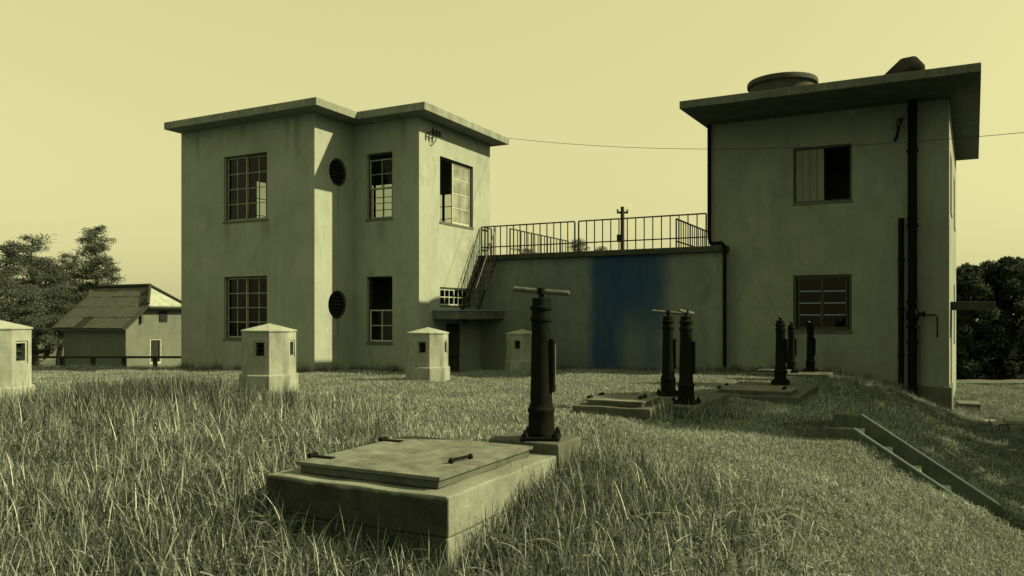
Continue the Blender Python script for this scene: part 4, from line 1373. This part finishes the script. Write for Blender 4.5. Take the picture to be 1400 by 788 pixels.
# trees to the right of the picture whose shade lies on the bank
for (x, y, h, s, lab) in ((10.2, 9.0, 7.2, 2.0, 'leafy tree right of the steps shading the bank, nearest the viewer'),
                          (10.9, 11.3, 7.4, 2.3, 'leafy tree right of the steps shading the bank, second from the viewer'),
                          (12.2, 13.7, 7.4, 2.4, 'leafy tree right of the steps shading the bank, third from the viewer'),
                          (13.9, 15.7, 7.0, 2.0, 'leafy tree right of the steps shading the bank, farthest from the viewer')):
    broad('shade_tree', (x, y, gz(x, y)), h, s, 80 + k, lab, 20000, 0.06, 0.15, 'trees shading the bank')
    k += 1

# ------------------------------------------------------------------ grass
M['grass'] = leaf_mat('grass_blades', (0.040, 0.045, 0.041), (0.52, 0.535, 0.50), 0.25, 0.6)
M['weed'] = leaf_mat('dark_weed_blades', (0.018, 0.021, 0.018), (0.12, 0.126, 0.115), 0.2)
M['grass_dark'] = leaf_mat('weed_blades', (0.025, 0.029, 0.026), (0.25, 0.26, 0.243), 0.25, 0.5)


def clump(seed, n, rad, h0, h1, wid, curl, mat, lean=0.35, up=0.0):
    rs = np.random.default_rng(seed)
    vs, fs = [], []
    SEG = 4
    for i in range(n):
        r, an = rad * math.sqrt(rs.uniform()), rs.uniform(0, 2 * math.pi)
        base = np.array([r * math.cos(an), r * math.sin(an), -0.02 + up * rs.uniform() ** 1.5])
        h = rs.uniform(h0, h1)
        da = rs.uniform(0, 2 * math.pi)
        d = np.array([math.cos(da), math.sin(da), 0])
        side = np.array([-d[1], d[0], 0]) * math.cos(rs.uniform(-.6, .6)) + np.array([0, 0, .2])
        tilt = abs(rs.normal()) * lean
        cv = rs.uniform(0, curl)
        b0 = len(vs)
        p = base.copy(); th = tilt
        for s in range(SEG + 1):
            f = s / SEG
            w = wid * (1 - f ** 1.6) * rs.uniform(.9, 1.1) + 0.0006
            if s == SEG:
                vs.append(p.copy())
            else:
                vs.append(p - side * w); vs.append(p + side * w)
            p = p + (np.array([0, 0, 1]) * math.cos(th) + d * math.sin(th)) * h / SEG
            th += cv / SEG
        for s in range(SEG - 1):
            q = b0 + 2 * s
            fs.append((q, q + 1, q + 3, q + 2))
        q = b0 + 2 * (SEG - 1)
        fs.append((q, q + 1, q + 2))
    me = bpy.data.meshes.new('grass_clump')
    me.from_pydata([tuple(v) for v in vs], [], fs); me.update()
    me.materials.append(mat)
    return me


def scatter(name, pts, rotz, scl, idx, meshes, label):
    """one point mesh; geometry nodes put a clump on every point"""
    pc = bpy.data.collections.new(name + '_clumps')
    for i, me in enumerate(meshes):
        pc.objects.link(bpy.data.objects.new('%s_clump_%02d' % (name, i), me))
    me = bpy.data.meshes.new(name)
    me.vertices.add(len(pts)); me.vertices.foreach_set('co', pts.astype(np.float32).ravel())
    a = me.attributes.new('rz', 'FLOAT', 'POINT'); a.data.foreach_set('value', rotz.astype(np.float32))
    a = me.attributes.new('sc', 'FLOAT', 'POINT'); a.data.foreach_set('value', scl.astype(np.float32))
    a = me.attributes.new('ix', 'INT', 'POINT'); a.data.foreach_set('value', idx.astype(np.int32))
    o = bpy.data.objects.new(name, me); COL.objects.link(o)
    tag(o, label, None, kind='stuff')
    ng = bpy.data.node_groups.new(name + '_nodes', 'GeometryNodeTree')
    ng.interface.new_socket('Geometry', in_out='INPUT', socket_type='NodeSocketGeometry')
    ng.interface.new_socket('Geometry', in_out='OUTPUT', socket_type='NodeSocketGeometry')
    N, L = ng.nodes, ng.links
    gi, go = N.new('NodeGroupInput'), N.new('NodeGroupOutput')
    ci = N.new('GeometryNodeCollectionInfo'); ci.inputs[0].default_value = pc
    ci.inputs['Separate Children'].default_value = True; ci.inputs['Reset Children'].default_value = True
    io = N.new('GeometryNodeInstanceOnPoints'); io.inputs['Pick Instance'].default_value = True

    def attr(nm, tp_):
        q = N.new('GeometryNodeInputNamedAttribute'); q.data_type = tp_; q.inputs[0].default_value = nm
        return q.outputs[0]
    cx = N.new('ShaderNodeCombineXYZ'); L.new(attr('rz', 'FLOAT'), cx.inputs[2])
    L.new(gi.outputs[0], io.inputs['Points']); L.new(ci.outputs[0], io.inputs['Instance'])
    L.new(attr('ix', 'INT'), io.inputs['Instance Index'])
    L.new(cx.outputs[0], io.inputs['Rotation'])
    L.new(attr('sc', 'FLOAT'), io.inputs['Scale'])
    L.new(io.outputs[0], go.inputs[0])
    md = o.modifiers.new('scatter', 'NODES'); md.node_group = ng
    return o


def vnoise(x, y, s, seed=0):
    """cheap smooth pattern for patchiness, 0..1"""
    r = np.random.default_rng(seed)
    out = 0
    for k in range(5):
        a, ph = r.uniform(0, 6.28), r.uniform(0, 6.28)
        fr = s * r.uniform(0.6, 1.7)
        out = out + np.sin((x * math.cos(a) + y * math.sin(a)) * fr + ph)
    return 0.5 + out / 10


blocked = []                                          # footprints in world space: (origin, x0, x1, y0, y1)


def block(o, x0, x1, y0, y1): blocked.append((Vector(o), x0, x1, y0, y1))


block(hc, -HL + .02, -0.02, 0.02, HD - .02)
block(Vector((1.60, 9.02, 0)), -.98, 0, 0, 1.0); block(Vector((2.24, 9.55, 0)), -.5, 0, 0, 1.95)
block(Vector((4.24, 11.5, 0)), -1.36, 0, 0, 2.55); block(pix(1134, 17.6), -1.75, 0, 0, 1.75)
block(q if False else pix(740, 6.17) + off, -.62, 0, 0, .46)
block(GO, -5.05, 0, 0.0, 6); block(GO, -.1, 2.2, 1.62, 6); block(GO, 2.0, 9.7, 4.93, 11); block(GO, 9.1, 14.8, 5.23, 14)
block(ST.location, -.6, 1.6, -.85, .75)
block(c1.location, 0, 3, 0, 1.1); block(c2.location, 0, .5, 0, .9); block(c3.location, 0, 1.1, 0, .4)


def free(x, y):
    ok = np.ones(len(x), bool)
    for o, x0, x1, y0, y1 in blocked:
        lx = (x - o.x) * CU - (y - o.y) * SU
        ly = (x - o.x) * SU + (y - o.y) * CU
        ok &= ~((lx > x0) & (lx < x1) & (ly > y0) & (ly < y1))
    for (px, d, *_r) in vents:
        p = pix(px, d)
        ok &= (x - p.x) ** 2 + (y - p.y) ** 2 > 0.2
    return ok


def sample(n, ymin, ymax, margin=1.12):
    y = np.sqrt(rng.uniform(ymin ** 2, ymax ** 2, n))
    x = rng.uniform(-1, 1, n) * (0.66 * margin * y + 0.4)
    return x, y


short = [clump(100 + i, 90, 0.2, 0.02, 0.075, 0.0026, 2.2, M['grass'], 1.1) for i in range(6)]
mid = [clump(200 + i, 60, 0.2, 0.07, 0.24, 0.0030, 3.2, M['grass'], 1.35, 0.05) for i in range(6)]
tall = [clump(300 + i, 22, 0.14, 0.18, 0.48, 0.0045, 2.4, M['grass_dark'], 0.5) for i in range(5)]
strand = [clump(400 + i, 10, 0.16, 0.20, 0.46, 0.0048, 3.6, M['grass'], 0.8) for i in range(5)]
thatch = [clump(500 + i, 60, 0.2, 0.10, 0.30, 0.0028, 1.2, M['grass'] if i % 2 else M['grass_dark'], 1.6, 0.15) for i in range(4)]
upright = [clump(600 + i, 16, 0.12, 0.22, 0.50, 0.006, 0.9, M['weed'], 0.28) for i in range(3)]
meshes = short + mid + tall + strand + thatch + upright   # 0-5, 6-11, 12-16, 17-21, 22-25, 26-28

X, Y, I, Sc = [], [], [], []


def put(x, y, lo, hi, smin, smax):
    ok = free(x, y)
    x, y = x[ok], y[ok]
    X.append(x); Y.append(y); I.append(rng.integers(lo, hi, len(x))); Sc.append(rng.uniform(smin, smax, len(x)))


# short turf over the whole mound
x, y = sample(15000, 2.6, 9.0)
rt = x > 0.9
put(x[~rt], y[~rt], 0, 6, 0.7, 1.5); put(x[rt], y[rt], 0, 6, 0.5, 0.95)
x, y = sample(9000, 3.5, 9.5); rt = x > 0.9; put(x[rt], y[rt], 0, 6, 0.45, 0.9)
x, y = sample(36000, 9.0, 27.0); put(x, y, 0, 6, 0.7, 1.3)
# rough growth in the foreground and on the left, in clumps with turf between; little of it to the right
def rough(x, y):
    lft = smst(-x, 0.9, 2.9)                           # left half
    nr = smst(y, 6.6, 5.3) * smst(-x, -2.4, -1.2)      # round the near hatch
    return np.clip(np.maximum(lft * smst(y, 11.0, 7.5), nr), 0, 1)


x, y = sample(11000, 2.6, 11.0)
keep = rng.uniform(size=len(x)) < rough(x, y) * (0.12 + 0.88 * smst(vnoise(x, y, 2.4, 1), 0.36, 0.62))
put(x[keep], y[keep], 6, 12, 0.5, 1.05)
x, y = sample(9000, 2.6, 11.0)
keep = rng.uniform(size=len(x)) < rough(x, y) * (0.2 + 0.8 * vnoise(x, y, 1.6, 3))
put(x[keep], y[keep], 22, 26, 0.6, 1.2)
x, y = sample(2600, 2.6, 8.5)
keep = rng.uniform(size=len(x)) < rough(x, y) * (0.25 + 0.75 * smst(vnoise(x, y, 2.0, 4), 0.4, 0.65))
put(x[keep], y[keep], 17, 22, 0.5, 1.1)
x, y = sample(2600, 2.6, 10.5)
keep = rng.uniform(size=len(x)) < smst(vnoise(x, y, 1.3, 5), 0.5, 0.75) * rough(x, y)
put(x[keep], y[keep], 12, 17, 0.4, 0.85)
x, y = sample(12000, 8.0, 24.0)
keep = rng.uniform(size=len(x)) < 0.35 * smst(vnoise(x, y, 0.9, 2), 0.55, 0.85) * (0.2 + 0.8 * smst(-x, -1, 4))
put(x[keep], y[keep], 6, 12, 0.4, 0.8)
x, y = sample(2600, 5.0, 11.0)                         # uneven lawn in the middle
keep = (rng.uniform(size=len(x)) < smst(vnoise(x, y, 2.2, 8), 0.45, 0.8)) & (x < 1.0)
put(x[keep], y[keep], 6, 12, 0.3, 0.6)
x, y = sample(900, 2.6, 9.0)                           # stray tufts on the right slope
keep = x > 0.8
put(x[keep], y[keep], 6, 12, 0.3, 0.55)
# tall weeds: hump at the left, tufts round the hatches, fringe along the walls
def blob(cx_, cy_, r_, n, lo=12, hi=17, s0=0.6, s1=1.05):
    x = rng.normal(cx_, r_, n); y = rng.normal(cy_, r_, n)
    put(x, y, lo, hi, s0, s1)


for (px, d, r_, n) in ((215, 10.2, 0.55, 110), (265, 10.6, 0.35, 60), (140, 8.8, 0.5, 60), (170, 9.6, 0.5, 60), (300, 9.2, 0.5, 30), (60, 7.5, 0.6, 40), (330, 8.3, 0.4, 16)):
    p = pix(px, d); blob(p.x, p.y, r_, n); blob(p.x, p.y, r_ * 0.8, n, 26, 29, 0.6, 1.15)
for (px, d, r_, n) in ((805, 6.2, 0.22, 40), (780, 5.3, 0.28, 60), (860, 5.5, 0.4, 60), (700, 4.5, 0.3, 50), (930, 5.3, 0.35, 30), (760, 4.7, 0.3, 50), (640, 4.2, 0.2, 24), (560, 4.1, 0.35, 14), (330, 4.6, 0.35, 18),
                       (420, 4.2, 0.35, 16), (970, 9.9, 0.2, 14), (795, 6.0, 0.2, 24), (770, 5.75, 0.12, 10), (960, 9.4, 0.25, 8), (905, 9.0, 0.2, 6), (200, 5.0, 0.6, 24), (60, 5.0, 0.6, 24), (840, 4.4, 0.5, 16)):
    p = pix(px, d); blob(p.x, p.y, r_, n, s0=0.5, s1=0.95); blob(p.x, p.y, r_, n // 2, 17, 22, 0.6, 1.0)
# shaded rough grass on the bank
x = rng.uniform(2.5, 11, 5200); y = rng.uniform(10.2, 19, 5200)
a = x * CU - y * SU
keep = (a > -1.9) & (a < 1.4) & (rng.uniform(size=len(x)) < 0.75)
put(x[keep], y[keep], 6, 12, 0.4, 0.8)
p = pix(1180, 15.0); blob(p.x, p.y, 0.7, 60, s0=0.5, s1=0.8)
p = pix(1130, 13.5); blob(p.x, p.y, 0.45, 40, s0=0.5, s1=0.8)
p = pix(1200, 17.2); blob(p.x, p.y, 0.6, 50, s0=0.5, s1=0.8)


def fringe(x0, y0, x1, y1, n, s0=0.4, s1=0.85, w=0.28):
    f = rng.uniform(size=n)
    gx_ = x0 + (x1 - x0) * f; gy_ = y0 + (y1 - y0) * f
    gx_ = gx_ + (rng.uniform(0.03, w, n) * (1 if abs(x1 - x0) < .01 else 0)); gy_ = gy_ - (rng.uniform(0.03, w, n) * (1 if abs(y1 - y0) < .01 else 0))
    wx = GO.x + gx_ * CU + gy_ * SU; wy = GO.y - gx_ * SU + gy_ * CU
    put(wx, wy, 12, 17, s0, s1)


fringe(-5.1, 0, 0, 0, 80); fringe(0, 0, 0, 1.6, 22); fringe(0, 1.62, 2.2, 1.62, 34)
fringe(3.3, 4.78, 9.5, 4.78, 80, 0.35, 0.75); fringe(9.6, 5.22, 14, 5.22, 80, 0.5, 0.9, 0.5)
p = pix(995, 19.6); blob(p.x, p.y, 0.5, 30, s0=0.5, s1=0.8)
# low rough field to the left and behind
x = rng.uniform(-24, -9.5, 4500); y = rng.uniform(22, 33, 4500); put(x, y, 6, 12, 0.5, 0.95)
x = rng.uniform(9, 30, 7000); y = rng.uniform(13, 27, 7000); put(x, y, 22, 26, 0.35, 0.7)
X = np.concatenate(X); Y = np.concatenate(Y); I = np.concatenate(I); Sc = np.concatenate(Sc)
pts = np.stack([X, Y, height(X, Y)], -1)
scatter('grass', pts, rng.uniform(0, 6.283, len(X)), Sc, I, meshes, 'long dry grass and weeds covering the mound')
